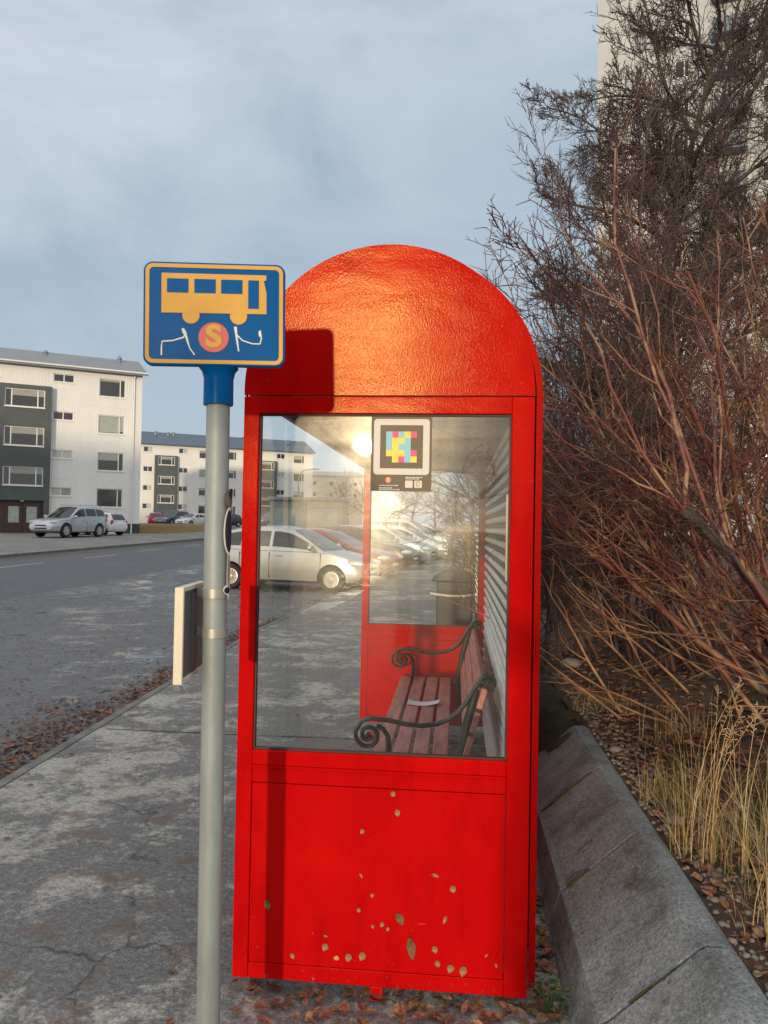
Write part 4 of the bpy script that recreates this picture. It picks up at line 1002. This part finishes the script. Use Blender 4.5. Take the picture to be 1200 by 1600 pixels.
def car(kind, paint, label, cat, loc, rz, group=None, scale=1.0, name='parked_car'):
    S = SPEC[kind]; bme, gh, panes, tym, rim, hub, wid, G = car_meshes(kind)
    c = thing(name, label, cat, loc, rz, group); c.scale = (scale,)*3
    def part(nm, me, par=c, loc=None, rz_=0):
        o = bpy.data.objects.new(nm, me); link(o); o.parent = par
        if loc: o.location = loc
        if rz_: o.rotation_euler = (0, 0, rz_)
        return o
    b2 = bme.copy(); b2.materials.append(CP[paint]); g2 = gh.copy(); g2.materials.append(CP[paint])
    part('body', b2); part('cabin', g2)
    for nm, me in panes: part(nm, me)
    hw = S['hw']; xf, xr = S['xf'], S['xr']
    ub = MB(); ub.box(xr+.25, -(hw-.26), .24, xf-.25, hw-.26, .6); ub.build('underbody', M['black'], c)
    for ax in S['wx']:
        for sg in (1, -1):
            e = part('wheel', tym, c, (ax, sg*(hw-.115), S['wr']), 0 if sg > 0 else PI); part('rim', rim, e); part('brake_disc', hub, e)
    zl = itp(S['deck'], xf-.2)-.12; zt_ = itp(S['deck'], xr+.1)
    for sg in (1, -1):
        hl = MB(); hl.ball((xf-.2, sg*(wid(xf-.2)*.82), zl+.03), (.24, .17, .085), k=16, h=9); hl.build('headlight', M['lens'], c, smooth=60)
        tl = MB(); tl.ball((xr+.12, sg*(wid(xr+.1)*.9), zt_-.1), (.1, .1, .17), k=12, h=8); tl.build('tail_light', M['tail'], c, smooth=60)
        mi = MB(); mx = S['scr'][1]-.22; mi.ball((mx, sg*(hw+.09), itp(S['deck'], mx)+.07), (.075, .12, .08), k=12, h=8); mi.box(mx-.03, sg*hw-.06 if sg > 0 else sg*hw-.04, itp(S['deck'], mx)+.0, mx+.03, sg*hw+.04 if sg > 0 else sg*hw+.06, itp(S['deck'], mx)+.04)
        mi.build('wing_mirror', CP[paint], c, smooth=50)
        for hx in [s[0]+.12 for s in S['side'][1:]]:
            dh = MB(); dh.box(hx, sg*hw*.985-.012, itp(S['deck'], hx)-.16, hx+.17, sg*hw*.985+.022, itp(S['deck'], hx)-.125); dh.build('door_handle', CP[paint], c, bevel=.008)
    sm = MB()                                              # shut lines and sill
    for sx in [S['side'][1][0]-.05, S['side'][2][0]-.05, S['scr'][1]-.02]:
        for sg in (1, -1):
            for za, zb in ((.3, .5), (.5, .7), (.7, .9)):
                sm.box(sx-.005, sg*wid(sx)*.99-.012, za, sx+.005, sg*wid(sx)*.99+.0085, zb)
    sm.build('shut_line', M['black'], c)
    g = MB(); dz_ = itp(S['deck'], xf); g.box(xf-.12, -.4, dz_-.24, xf+.004, .4, dz_-.16); g.box(xf-.14, -.36, dz_-.085, xf+.006, .36, dz_-.012); g.build('grille', M['black'], c, bevel=.01)
    p = MB(); p.box(xf-.02, -.26, dz_-.155, xf+.008, .26, dz_-.09); p.build('number_plate', M['plate'], c)
    p = MB(); p.box(xr-.008, -.26, .6, xr+.04, .26, .71); p.build('number_plate', M['plate'], c)
    if kind == 'suv':
        for sg in (1, -1):
            rl = MB(); rl.tube([(.1, sg*.62, 1.72), (.0, sg*.62, 1.79), (-1.6, sg*.62, 1.79), (-1.75, sg*.62, 1.7)], .018, 8); rl.build('roof_rail', M['chrome'], c)
        bl = MB(); bl.box(xr+.1, -hw*1.0, .34, xf-.1, -hw*.9, .42); bl.box(xr+.1, hw*.9, .34, xf-.1, hw*1.0, .42); 
    return c
def gz(x, y, d=-.1): return hz(x, y)+d
car('hatch', 'silver', 'silver hatchback parked nose to the kerb, nearest car behind the shelter', 'car', (-4.08, 19.2, gz(-4.1, 19.2)), R(-11), 'cars parked nose to the kerb', 1.03)
ROW = [('sedan', 'red', 'dark red car parked right behind the nearest silver hatchback', -3.9, 22.9), ('hatch', 'dark', 'dark hatchback parked beyond the dark red car', -3.3, 26.2), ('hatch', 'bluesilver', 'grey silver hatchback between the dark and the white parked cars', -2.8, 29.2),
       ('sedan', 'white', 'white saloon parked in the far half of the kerb row', -2.3, 32.5), ('suv', 'bluesilver', 'tall silver off roader parked near the far end of the kerb row', -2.2, 36), ('hatch', 'white', 'white hatchback, farthest car parked along the kerb row', -1.6, 40)]
for k, p, l, x, y in ROW: car(k, p, l, 'car', (x, y, gz(x, y)), R(-11+rnd.uniform(-2, 2)), 'cars parked nose to the kerb')
car('suv', 'bluesilver', 'silver off roader parked before the charcoal stair bay and brown doors', 'car', (-22.5, 43.0, hz(-22.5, 43)+.02), R(-102), None, 1.05)
car('hatch', 'white', 'small white hatchback half hidden behind the silver off roader', 'car', (-23.3, 47.8, hz(-23.3, 47.8)+.02), R(165), None, 1.0)
car('hatch', 'bright', 'bright red car seen from behind at the middle apartment block', 'car', (-34.3, 85, hz(-34, 85)+.02), R(112), 'cars before the middle apartment block')
car('suv', 'slate', 'slate blue off roader parked by the white porch of the middle block', 'car', (-32.2, 85, hz(-32, 85)+.02), R(-108), 'cars before the middle apartment block')
car('sedan', 'white', 'white saloon parked next to the slate blue off roader', 'car', (-29.6, 84, hz(-29, 84)+.02), R(-108), 'cars before the middle apartment block')
car('hatch', 'dark', 'dark car seen between the sign pole and the shelter edge', 'car', (-25.9, 84, hz(-25, 84)+.02), R(-128), 'cars before the middle apartment block')
car('suv', 'blue', 'blue car by the second stair bay of the middle block', 'car', (-19.6, 80, hz(-19.6, 80)+.02), R(-120), 'cars before the middle apartment block')

# ------------------------------------------------------------------ street lamps and things beyond the shelter
def lamp(x, y, h_, reach, label, ang):
    o = thing('street_lamp', label, 'street lamp', (x, y, hz(x, y)), ang, 'street lamps along the street')
    mb = MB(); pts = [(0, 0, 0), (0, 0, h_*.8)] + [(reach*.5*(1-math.cos(q)), 0, h_*.8+h_*.2*math.sin(q)) for q in np.linspace(.2, PI/2, 7)] + [(reach, 0, h_*1.01)]
    mb.tube(pts, [.09, .06]+[.05]*7+[.04], 10); mb.build('post', M['lamp'], o, smooth=50)
    mb = MB(); mb.ball((reach+.3, 0, h_*1.015), (.42, .14, .07)); mb.build('lamp_head', M['lamp'], o, smooth=60)
lamp(-14.65, 70, 5.9, 1.3, 'grey street lamp with a bent arm before the middle apartment block', 0)
lamp(-18.75, 60, 7.7, 1.7, 'tall street lamp whose arm shows between sign pole and shelter', R(5))
lb = thing('litter_bin', 'dark litter bin with a pale curved rail beyond the shelter', 'litter bin', (-.02, 12, hz(0, 12)))
mb = MB(); mb.box(-.27, -.2, .03, .27, .2, .78); mb.build('bin_body', M['black'], lb, bevel=.02)
mb = MB(); mb.prism([(-.36, .78), (.36, .78), (.3, .86), (.12, .95), (-.12, .95), (-.3, .86)], -.25, .25, 'y'); mb.build('bin_lid', M['black'], lb, bevel=.015)
mb = MB(); mb.tube([(-.36+.72*i/10, -.3-.05*math.sin(PI*i/10), .60-.03*math.sin(PI*i/10)) for i in range(11)], .02, 8); mb.build('rail', M['cream'], lb, smooth=60)
gp_ = thing('bollard', 'slim green painted post standing behind the litter bin', 'post', (-.07, 13.2, hz(0, 13.2)))
mb = MB(); mb.lathe([(.07, 0), (.07, .85), (.045, .92), (.02, 1.5), (.01, 1.62)], (0, 0, 0), 12); mb.build('post', M['patina'], gp_, smooth=40)
mb = MB(); mb.tube([(0, 0, 1.0), (-.06, 0, 1.2), (0, 0, 1.5)], .012, 6); mb.build('bracket', M['patina'], gp_)
wp = thing('notice_board', 'upright pale timber board at the hedge beyond the litter bin', 'board', (.2, 12.9, hz(0, 12.9)))
mb = MB(); mb.box(-.09, -.02, 0, .09, .02, 1.62); mb.build('board', M['timber'], wp, bevel=.006)
mb = MB(); mb.box(-.11, -.03, 1.621, .11, .03, 1.66); mb.build('cap', M['timber'], wp, bevel=.006)

# ------------------------------------------------------------------ bare bushes and trees
def rot_about(v, ax, a): return Matrix.Rotation(a, 3, ax) @ v
def grow(rg, start, d, L, r, lv, P, out, key=None):
    p = P[lv]; n = p['n']; pts = [start.copy()]; d = d.normalized(); dirs = [d.copy()]
    for i in range(n):
        j = p['jit']; d = (d + Vector((rg.gauss(0, j), rg.gauss(0, j), rg.gauss(0, j))) + Vector(p.get('trop', (0, 0, 0)))*(1/n)).normalized()
        pts.append(pts[-1] + d*(L/n)); dirs.append(d.copy())
    tip = p.get('tip', .35); out[lv].append((pts, [r*(1-(1-tip)*i/n) for i in range(n+1)]))
    if lv+1 < len(P):
        q = P[lv+1]; k = rg.randint(*p['kids']); t0 = p.get('t0', .2)
        for c in range(k):
            tt = t0 + (1-t0)*((c+rg.random())/k); i = min(n-1, int(tt*n)); f = tt*n-i
            s = pts[i].lerp(pts[i+1], f); dd = dirs[i+1]
            perp = dd.cross(Vector((rg.gauss(0, 1), rg.gauss(0, 1), rg.gauss(0, 1)))).normalized()
            cd_ = rot_about(dd, perp, R(rg.uniform(*q['ang'])))
            lr = rg.uniform(*q['lr'])*(1-.55*tt*q.get('taper', 1))
            grow(rg, s, cd_, L*lr, max(q.get('rmin', .001), r*(1-(1-tip)*tt)*q['rr']), lv+1, P, out)
        # a leader that carries on past the end
def tubes(polys, k):
    """list of (pts, radii) with equal counts -> V, F"""
    A = np.array([[tuple(v) for v in p] for p, _ in polys]); Rr = np.array([r for _, r in polys]); n, m, _ = A.shape
    T = np.empty_like(A); T[:, 1:-1] = A[:, 2:]-A[:, :-2]; T[:, 0] = A[:, 1]-A[:, 0]; T[:, -1] = A[:, -1]-A[:, -2]
    T /= np.linalg.norm(T, axis=2, keepdims=True)+1e-9
    ref = np.tile(np.array([.31, .77, .56]), (n, m, 1)); a = np.cross(T, ref); a /= np.linalg.norm(a, axis=2, keepdims=True)+1e-9; b = np.cross(T, a)
    th = np.arange(k)*2*PI/k
    V = A[:, :, None, :] + Rr[:, :, None, None]*(a[:, :, None, :]*np.cos(th)[None, None, :, None] + b[:, :, None, :]*np.sin(th)[None, None, :, None])
    base = (np.arange(n)*m*k)[:, None, None] + (np.arange(m-1)*k)[None, :, None]; j = np.arange(k)[None, None, :]; j2 = (j+1) % k
    F = np.stack([base+j, base+j2, base+k+j2, base+k+j], axis=-1).reshape(-1, 4)
    return V.reshape(-1, 3), F
def multi(parent, name, groups, mat):
    Vs = []; Fs = []; o = 0
    for polys, k in groups:
        by = {}
        for p in polys: by.setdefault(len(p[0]), []).append(p)
        for ps in by.values():
            V, F = tubes(ps, k); Vs.append(V); Fs.append(F+o); o += len(V)
    return np_mesh(name, np.concatenate(Vs), np.concatenate(Fs), mat, parent)

def bush(label, loc, seed, stems, H, lean, spread, P, mats, r0=.018, splay=.25, name='bare_bush', group='bare bushes on the bank', rz=0):
    rg = random.Random(seed); o = thing(name, label, 'bush', loc, rz, group); out = [[] for _ in P]
    for i in range(stems):
        d = Vector((lean[0]+rg.gauss(0, spread), lean[1]+rg.gauss(0, spread), 1.0+rg.uniform(-.2, .2)))
        s = Vector((rg.gauss(0, splay), rg.gauss(0, splay), -.05))
        grow(rg, s, d, H*rg.uniform(.65, 1.1), r0*rg.uniform(.6, 1.25), 0, P, out)
    multi(o, 'stems', [(out[0], 7), (out[1], 5)] + ([(out[2], 4)] if len(P) == 3 else []), mats[0])
    if len(P) > 3: multi(o, 'twigs', [(out[l], 3) for l in range(2, len(P))], mats[1])
    return o
PB = [dict(n=9, jit=.09, kids=(6, 9), t0=.18, tip=.4, trop=(0, 0, .15)),
      dict(n=6, jit=.12, kids=(6, 9), ang=(18, 48), lr=(.35, .65), rr=.62, t0=.15, tip=.4, trop=(0, 0, .25)),
      dict(n=4, jit=.15, kids=(3, 5), ang=(22, 55), lr=(.4, .65), rr=.58, rmin=.0032, t0=.15, tip=.5, trop=(0, 0, .2)),
      dict(n=3, jit=.16, kids=(0, 0), ang=(25, 60), lr=(.4, .7), rr=.6, rmin=.0024, tip=.6)]
fb = bush('nearest red brown bush leaning over the wall with thick bare stems', (2.15, 4.5, bank(2.15, 4.5)), 11, 10, 2.7, (-.38, .12), .30, PB, (M['rstem'], M['rstem']), .021, .32)
# thick knuckled limb of the nearest bush
rg = random.Random(5); out = [[] for _ in PB]
limb = [Vector(p) for p in ((1.72, 3.5, .45), (1.6, 3.5, .82), (1.46, 3.55, 1.18), (1.27, 3.6, 1.46), (1.04, 3.65, 1.70))]
PL = [dict(p) for p in PB]; PL[0]['jit'] = .15; PL[0]['kids'] = (5, 7); PL[1]['jit'] = .18
tips = [(.40, 4.6, 3.1), (.75, 4.4, 3.2), (.9, 4.1, 2.8), (.55, 4.3, 2.5), (1.2, 4.2, 3.2), (.6, 4.1, 2.1), (.72, 3.9, 1.95), (1.15, 4.3, 3.4), (.45, 4.6, 2.75)]
for q in tips:
    e = Vector(q); s = limb[-1-rg.choice((0, 0, 1, 2))]; L_ = (e-s).length; d_ = (e-s).normalized()
    grow(rg, s, d_+Vector((rg.gauss(0, .15), rg.gauss(0, .15), rg.gauss(0, .1))), L_, (.0105*rg.uniform(.6, 1.2)), 0, PL, out)
MBX = MB(); MBX.tube([(p-Vector((2.15, 4.5, bank(2.15, 4.5)))) for p in limb], [.034, .031, .028, .025, .03], 10); MBX.build('trunk_limb', M['bark'], fb, smooth=60)
rel = lambda polys: [([p-Vector((2.15, 4.5, bank(2.15, 4.5))) for p in pts], r) for pts, r in polys]
multi(fb, 'limb_stems', [(rel(out[0]), 7), (rel(out[1]), 5)], M['rstem']); multi(fb, 'limb_twigs', [(rel(out[2]), 3), (rel(out[3]), 3)], M['btwig'])
b2 = bush('reddish bush standing close behind the right edge of the shelter', (1.75, 6.6, bank(1.75, 6.6)), 21, 18, 3.5, (-.27, 0), .24, PB, (M['btwig'], M['btwig']), .016, .35)
b3 = bush('brown bush at the right picture edge behind the nearest bush', (3.1, 5.8, bank(3.1, 5.8)), 31, 16, 3.4, (-.2, 0), .26, PB, (M['tstem'], M['rstem']), .02, .4)
b4 = bush('dense dark brown bush filling the gap beside the shelter roof', (1.7, 9.0, bank(1.7, 9)), 41, 20, 3.6, (-.18, 0), .24, PB, (M['btwig'], M['btwig']), .016, .4)
b5 = bush('wide brown bush deep on the bank under the dark tree', (3.6, 8.6, bank(3.6, 8.6)), 51, 20, 3.8, (-.1, 0), .3, PB, (M['btwig'], M['dtwig']), .018, .5)
PT = [dict(n=8, jit=.10, kids=(3, 5), t0=.3, tip=.3), dict(n=5, jit=.14, kids=(2, 4), ang=(20, 45), lr=(.3, .5), rr=.6, tip=.4), dict(n=3, jit=.2, kids=(0, 0), ang=(20, 50), lr=(.3, .5), rr=.6, rmin=.0016)]
for (x, y, sd, ln, lab) in ((1.55, 4.9, 61, (-1.1, .1), 'low tangle of tan stems arching over the soil towards the shelter'), (1.9, 6.0, 62, (-.9, .1), 'low tangle of tan stems farther back on the bank'), (2.3, 3.7, 63, (-.9, .3), 'tan stems leaning in at the right picture edge above the grass')):
    bush(lab, (x, y, bank(x, y)), sd, 7, 1.5, ln, .4, PT, (M['tstem'], M['tstem']), .010, .25, group='low stem tangles on the bank')
# hedge on along the pavement, seen through the shelter glass
for i, (x, y) in enumerate(((1.5, 12.5), (1.5, 16), (1.7, 20), (2.2, 25), (2.8, 31))):
    o = copy_tree(b4); o.location = (x, y, bank(x, y)); o.rotation_euler = (0, 0, 1.3*i+.5)
    tag(o, ['first', 'second', 'third', 'fourth', 'fifth'][i]+' hedge bush beyond the shelter counted away from it along the pavement', 'bush', 'hedge bushes beyond the shelter')

def tree(label, loc, seed, H, limbs, P, mats, r0, name='bare_tree', group=None, low=.3, bias=(0, 0), ln=(.34, .5), clip=None):
    rg = random.Random(seed); o = thing(name, label, 'tree', loc, 0, group); out = [[] for _ in P]
    tp = [Vector((0, 0, -.1))]; d = Vector((0, 0, 1))
    for i in range(10):
        d = (d+Vector((rg.gauss(0, .06), rg.gauss(0, .06), .1))).normalized(); tp.append(tp[-1]+d*(H*.75/10))
    mb = MB(); mb.tube(tp, [r0*(1-.75*i/10) for i in range(11)], 10); mb.build('trunk', M['bark'] if mats[0] is M['dtwig'] else mats[0], o, smooth=60)
    for i in range(limbs):
        q = low+(1-low)*(i+rg.random()*.6)/limbs; k = min(9, int(q*10)); s = tp[k].lerp(tp[k+1], q*10-k); a = i*2.4+rg.random()
        for att in range(8):                                # a limb that would hang over the street is grown again, shorter
            d = Vector((math.cos(a)+bias[0], math.sin(a)+bias[1], rg.uniform(.15, .6)+q*.5)); o2 = [[] for _ in P]
            grow(rg, s, d, H*rg.uniform(*ln)*(1.15-.5*q)*(.9**att), r0*(.55-.3*q), 0, P, o2)
            if clip is None or min(p.x for pts, _ in o2[0]+o2[1] for p in pts)+loc[0] > clip+.1*max(0, 5.5-s.z): break
        for l in range(len(P)): out[l] += o2[l]
    multi(o, 'limbs', [(out[0], 7), (out[1], 5)], mats[0]); multi(o, 'twigs', [(out[l], 3) for l in range(2, len(P))], mats[1]); return o
PD = [dict(n=9, jit=.12, kids=(11, 14), t0=.12, tip=.25, trop=(0, 0, .1)), dict(n=6, jit=.16, kids=(10, 13), ang=(25, 60), lr=(.36, .55), rr=.5, t0=.1, tip=.35, trop=(0, 0, .2)),
      dict(n=4, jit=.2, kids=(6, 9), ang=(25, 60), lr=(.42, .62), rr=.5, rmin=.0046, t0=.1, tip=.55, trop=(0, 0, .25)), dict(n=3, jit=.2, kids=(0, 0), ang=(25, 65), lr=(.45, .75), rr=.7, rmin=.0034, tip=.6, trop=(0, 0, .2))]
tree('dark fine twigged bare tree before the pale tower', (2.15, 8.8, bank(2.15, 8.8)), 171, 8.6, 34, PD, (M['dtwig'], M['dtwig']), .075, low=.3, bias=(-.15, -.1), ln=(.24, .37), clip=.5)
tree('second dark bare tree behind, at the right picture edge', (5.4, 11.0, bank(5.4, 11)), 72, 9.6, 5, PD, (M['dtwig'], M['dtwig']), .14, low=.25, bias=(-.1, 0))
PF = [dict(n=6, jit=.12, kids=(6, 8), t0=.2, tip=.3), dict(n=4, jit=.16, kids=(5, 7), ang=(25, 55), lr=(.35, .55), rr=.5, tip=.4), dict(n=3, jit=.2, kids=(0, 0), ang=(25, 60), lr=(.35, .6), rr=.5, rmin=.012)]
PU = [dict(n=10, jit=.07, kids=(11, 14), t0=.12, tip=.3, trop=(0, 0, .12)), dict(n=6, jit=.12, kids=(8, 11), ang=(18, 45), lr=(.24, .42), rr=.5, t0=.12, tip=.4, trop=(0, 0, .3)),
      dict(n=4, jit=.16, kids=(4, 6), ang=(20, 50), lr=(.4, .65), rr=.55, rmin=.0036, t0=.15, tip=.5, trop=(0, 0, .3)), dict(n=3, jit=.16, kids=(0, 0), ang=(20, 55), lr=(.4, .7), rr=.6, rmin=.0026, tip=.6, trop=(0, 0, .2))]
bush('tall dark thicket of upright fine twigs standing above the shelter roof', (1.75, 7.9, bank(1.75, 7.9)), 181, 13, 5.2, (-.07, 0), .17, PU, (M['dtwig'], M['dtwig']), .02, .35)
bush('tall purplish thicket of upright twigs at the right in front of the tower', (3.2, 7.6, bank(3.2, 7.6)), 182, 8, 5.6, (-.02, 0), .18, PU, (M['btwig'], M['dtwig']), .02, .4)
bush('low brown thicket on the mossy soil right behind the shelter wall', (.95, 7.4, bank(.95, 7.4)), 191, 20, 1.5, (-.05, 0), .3, PB, (M['btwig'], M['btwig']), .009, .3)
PBK = [dict(n=7, jit=.12, kids=(4, 6), t0=.2, tip=.3), dict(n=5, jit=.16, kids=(3, 5), ang=(25, 55), lr=(.35, .55), rr=.5, tip=.4), dict(n=3, jit=.2, kids=(0, 0), ang=(25, 60), lr=(.35, .6), rr=.5, rmin=.003)]
tree('unseen bare tree added behind the viewer to throw soft shadows on the red panel', (-.72, -5.2, 0), 93, 7.5, 7, PBK, (M['dtwig'], M['dtwig']), .10, low=.2)  # added out of view only to drop soft shadows on the panel
ft = tree('far bare street tree showing through the shelter glass', (-9, 78, hz(-9, 78)), 81, 6.5, 12, PF, (M['ftree'], M['ftree']), .13, name='street_tree', group='far bare street trees')
for x, y, s in ((-11.5, 74, .9), (-5, 84, 1.1), (-2.5, 90, 1), (-7.3, 95, 1.2), (1.2, 70, 1.0), (4.2, 84, 1.3), (-12.5, 88, 1.2), (-.4, 105, 1.2), (3, 60, 1.0)):
    o = copy_tree(ft); o.location = (x, y, hz(x, y)); o.rotation_euler = (0, 0, x*3.1); o.scale = (s,)*3

# ------------------------------------------------------------------ grass, weeds, leaves, stones
def blades(name, parent, n, cx, cy, rad, hl, w_, mat, seed, lean=(0, 0), zf=bank, wild=1.0):
    rg = np.random.default_rng(seed); V = []; F = []
    for i in range(n):
        a = rg.uniform(0, 2*PI); rr = rad*math.sqrt(rg.uniform()); x, y = cx+rr*math.cos(a), cy+rr*math.sin(a); L = rg.uniform(*hl)
        la = rg.uniform(0, 2*PI); b = rg.uniform(.05, 1.0)**1.5*wild; dx, dy = math.cos(la)*b+lean[0], math.sin(la)*b+lean[1]; z0 = zf(x, y)-.02; q = rg.uniform(0, PI); wx, wy = math.cos(q)*w_, math.sin(q)*w_
        o = len(V)
        for k in range(6):
            s = k/5; ww = (1-s)**.7; hx, hy = dx*L*s*s, dy*L*s*s; zz = z0+L*s*(1-min(.8, .4*b)*s)
            V += [(x+hx-wx*ww, y+hy-wy*ww, zz), (x+hx+wx*ww, y+hy+wy*ww, zz)]
        F += [(o+2*k, o+2*k+1, o+2*k+3, o+2*k+2) for k in range(5)]
    return np_mesh(name, V, F, mat, parent)
def clump(label, x, y, n, rad, hl, seed, lean, green=.25):
    o = thing('grass_clump', label, 'grass', (0, 0, 0), 0, 'dry grass clumps behind the wall')
    blades('matted_blades', o, int(n*.9), x, y, rad*1.15, (.12, .3), .0016, M['straw2'], seed+2, (lean[0], lean[1]-.1), wild=1.6)
    blades('dry_blades', o, n, x, y, rad, hl, .0015, M['straw'], seed, lean); blades('green_blades', o, int(n*green*1.3), x, y, rad*1.1, (hl[0]*.5, hl[1]*.7), .0018, M['gblade'], seed+1, (lean[0]+.1, lean[1]), wild=1.4)
clump('tall straw coloured grass clump leaning above the middle of the wall', 1.05, 3.05, 95, .2, (.2, .75), 3, (-.05, 0), .7)
clump('dense dry grass clump at the right picture edge behind the wall', 1.24, 2.5, 130, .32, (.2, .6), 5, (-.08, -.05), .6)
clump('small greenish grass clump on the gravel nearer the shelter', .98, 3.6, 70, .13, (.15, .35), 8, (0, 0), 1.0)
sd_ = bpy.data.objects['grass_clump']; rg = random.Random(12); mb = MB()
for i in range(9):
    x0, y0 = 1.0+rg.gauss(0, .06), 3.05+rg.gauss(0, .1); L = rg.uniform(.55, .85); dx, dy = .24+rg.gauss(0, .1), rg.gauss(0, .12); z0 = bank(x0, y0)
    pts = [(x0+dx*L*q*q, y0+dy*L*q*q, z0+L*q*(1-.12*q)) for q in np.linspace(0, 1, 8)]
    mb.tube(pts, [.0022, .002, .0018, .0016, .0014, .0012, .001, .0008], 5)
    e = Vector(pts[-1]); d = (e-Vector(pts[-2])).normalized()
    for k in range(14):
        p = e-d*(k*.009); q = p+Vector((rg.gauss(0, .012), rg.gauss(0, .012), rg.uniform(.0, .02))); mb.tube([p, q], [.0012, .0022], 4)
mb.build('seed_stems', M['straw'], sd_)
for (x, y, s) in ((1.25, 4.6, 14), (1.0, 5.4, 15), (1.6, 3.7, 16)): clump({14: 'thin grass tuft under the arching stems', 15: 'thin grass tuft beside the shelter on the bank', 16: 'thin grass tuft to the right under the bush'}[s], x, y, 45, .2, (.12, .3), s, (0, 0), .8)

def leaves(name, n, fx, size, seed, mats, lay=.35):
    rg = np.random.default_rng(seed); V = []; F = []; mi = []
    for i in range(n):
        x, y, z = fx(rg); s = rg.uniform(*size); a = rg.uniform(0, 2*PI); t1, t2 = rg.normal(0, lay, 2); cl = rg.uniform(.1, .5)
        ca, sa = math.cos(a), math.sin(a); o = len(V); wd = rg.uniform(.5, .85)
        for u, v, hgt in ((-1, 0, .1), (-.35, .8*wd, cl), (.45, .7*wd, cl), (1.1, 0, .15), (.45, -.7*wd, cl), (-.35, -.8*wd, cl), (-.35, 0, 0), (.45, 0, 0)):
            uu, vv = u*s*.5, v*s*.5; V.append((x+uu*ca-vv*sa, y+uu*sa+vv*ca, z+hgt*s*.3+uu*t1*.6+vv*t2*.6+.004))
        F += [(o, o+6, o+1, o+1), (o+1, o+6, o+7, o+2), (o+2, o+7, o+3, o+3), (o, o+5, o+6, o+6), (o+5, o+4, o+7, o+6), (o+4, o+3, o+7, o+7)]
        k = int(rg.integers(0, len(mats))); mi += [k]*6
    # triangles need their own polygons
    V = np.array(V, np.float32); me = bpy.data.meshes.new(name); fs = [tuple(dict.fromkeys(f)) for f in F]
    me.from_pydata(V.tolist(), [], fs)
    for m in mats: me.materials.append(m)
    me.polygons.foreach_set('material_index', mi); me.update(); o = bpy.data.objects.new(name, me); link(o); return tag(o, kind='stuff')
LM = [M['leaf'], M['leaf'], M['leaf3'], M['leaf2']]
def gutter(rg):
    y = 2.5+11*rg.uniform()**1.5; x = kx(y)-.13-abs(rg.normal(0, .28))*(1.5 if y < 7 else .8); return x, y, hz(x, y)-.098+rg.uniform(0, .012)
o = leaves('gutter_leaves', 5200, gutter, (.025, .06), 1, [M['leaf'], M['leaf3'], M['leaf_dk']]); tag(o, 'band of reddish brown fallen leaves along the kerb', 'leaves')
def banklf(rg):
    x = .86+abs(rg.normal(0, 1.0)); y = rg.uniform(1.2, 8.5); return x, y, bank(x, y)+rg.uniform(0, .015)
o = leaves('bank_leaves', 4200, banklf, (.025, .065), 2, LM); tag(o, 'brown leaf litter covering the bank under the bushes', 'leaves')
def foot(rg):
    if rg.uniform() < .55: x, y = rg.uniform(-.75, .33), Y0+rg.normal(-.02, .07)
    else: x, y = rg.uniform(.26, .38), rg.uniform(2.3, 3.8)
    return x, y, .004+rg.uniform(0, .02)
o = leaves('shelter_foot_leaves', 300, foot, (.025, .065), 3, LM); tag(o, 'fallen leaves gathered at the foot of the red shelter', 'leaves')
def pav(rg): x, y = rg.uniform(-2.9, -.2), rg.uniform(1.2, 11); return x, y, .003
o = leaves('pavement_leaves', 110, pav, (.02, .05), 4, [M['leaf'], M['leaf3']], .12); tag(o, 'scattered flat leaves on the worn pavement', 'leaves')
def layl(rg): y = rg.uniform(3.5, 18); x = kx(y)-.3-abs(rg.normal(0, 1.6)); return x, y, hz(x, y)-.097
o = leaves('lay_by_leaves', 700, layl, (.02, .05), 6, [M['leaf'], M['leaf3']], .15); tag(o, 'scattered leaves lying on the dark lay by asphalt', 'leaves')
rg = np.random.default_rng(9); mb = MB()
for i in range(900):
    x = .845+abs(rg.normal(0, .13)); y = rg.uniform(1.6, 6); r = rg.uniform(.004, .016); mb.ball((x, y, bank(x, y)+r*.2), (r*rg.uniform(.8, 1.3), r, r*.7), k=6, h=4)
tag(mb.build('gravel', M['stone'], smooth=70), 'grey gravel strewn along the back of the wall', 'gravel', kind='stuff')
for x, y, r, lab in ((1.02, 6.9, .075, 'rounded tan stone lying on the bank beside the shelter'), (.93, 3.35, .035, 'small reddish stone at the back edge of the wall'), (.9, 4.4, .03, 'small grey stone at the wall top nearer the shelter')):
    mb = MB(); mb.ball((0, 0, r*.45), (r*1.3, r, r*.65), k=12, h=8); o = mb.build('stone', M['stone'], smooth=70, loc=(x, y, bank(x, y))); tag(o, lab, 'stone')
wd = thing('weed', 'small green leafy weed in the gap between shelter and wall', 'weed', (.325, 2.6, 0)); mb = MB(); rg = random.Random(4)
for i in range(60):
    a = rg.uniform(0, 6.28); rr = rg.uniform(0, .055); z = rg.uniform(.01, .13)*(1-rr*6); x, y = rr*math.cos(a), rr*math.sin(a); s = rg.uniform(.008, .016); b = a+rg.uniform(-.6, .6); c_, s_ = math.cos(b), math.sin(b)
    mb.add([(x, y, z), (x+c_*s-s_*s*.6, y+s_*s+c_*s*.6, z+.006), (x+c_*s*2, y+s_*s*2, z-.002), (x+c_*s+s_*s*.6, y+s_*s-c_*s*.6, z+.006)], [(0, 3, 2, 1)])
mb.build('weed_leaves', M['weed'], wd); mb = MB()
for i in range(9): a = i*.7; mb.tube([(0, 0, -.01), (.02*math.cos(a), .02*math.sin(a), .06), (.045*math.cos(a), .045*math.sin(a), .1)], .0018, 5)
mb.build('weed_stem', M['weed'], wd)
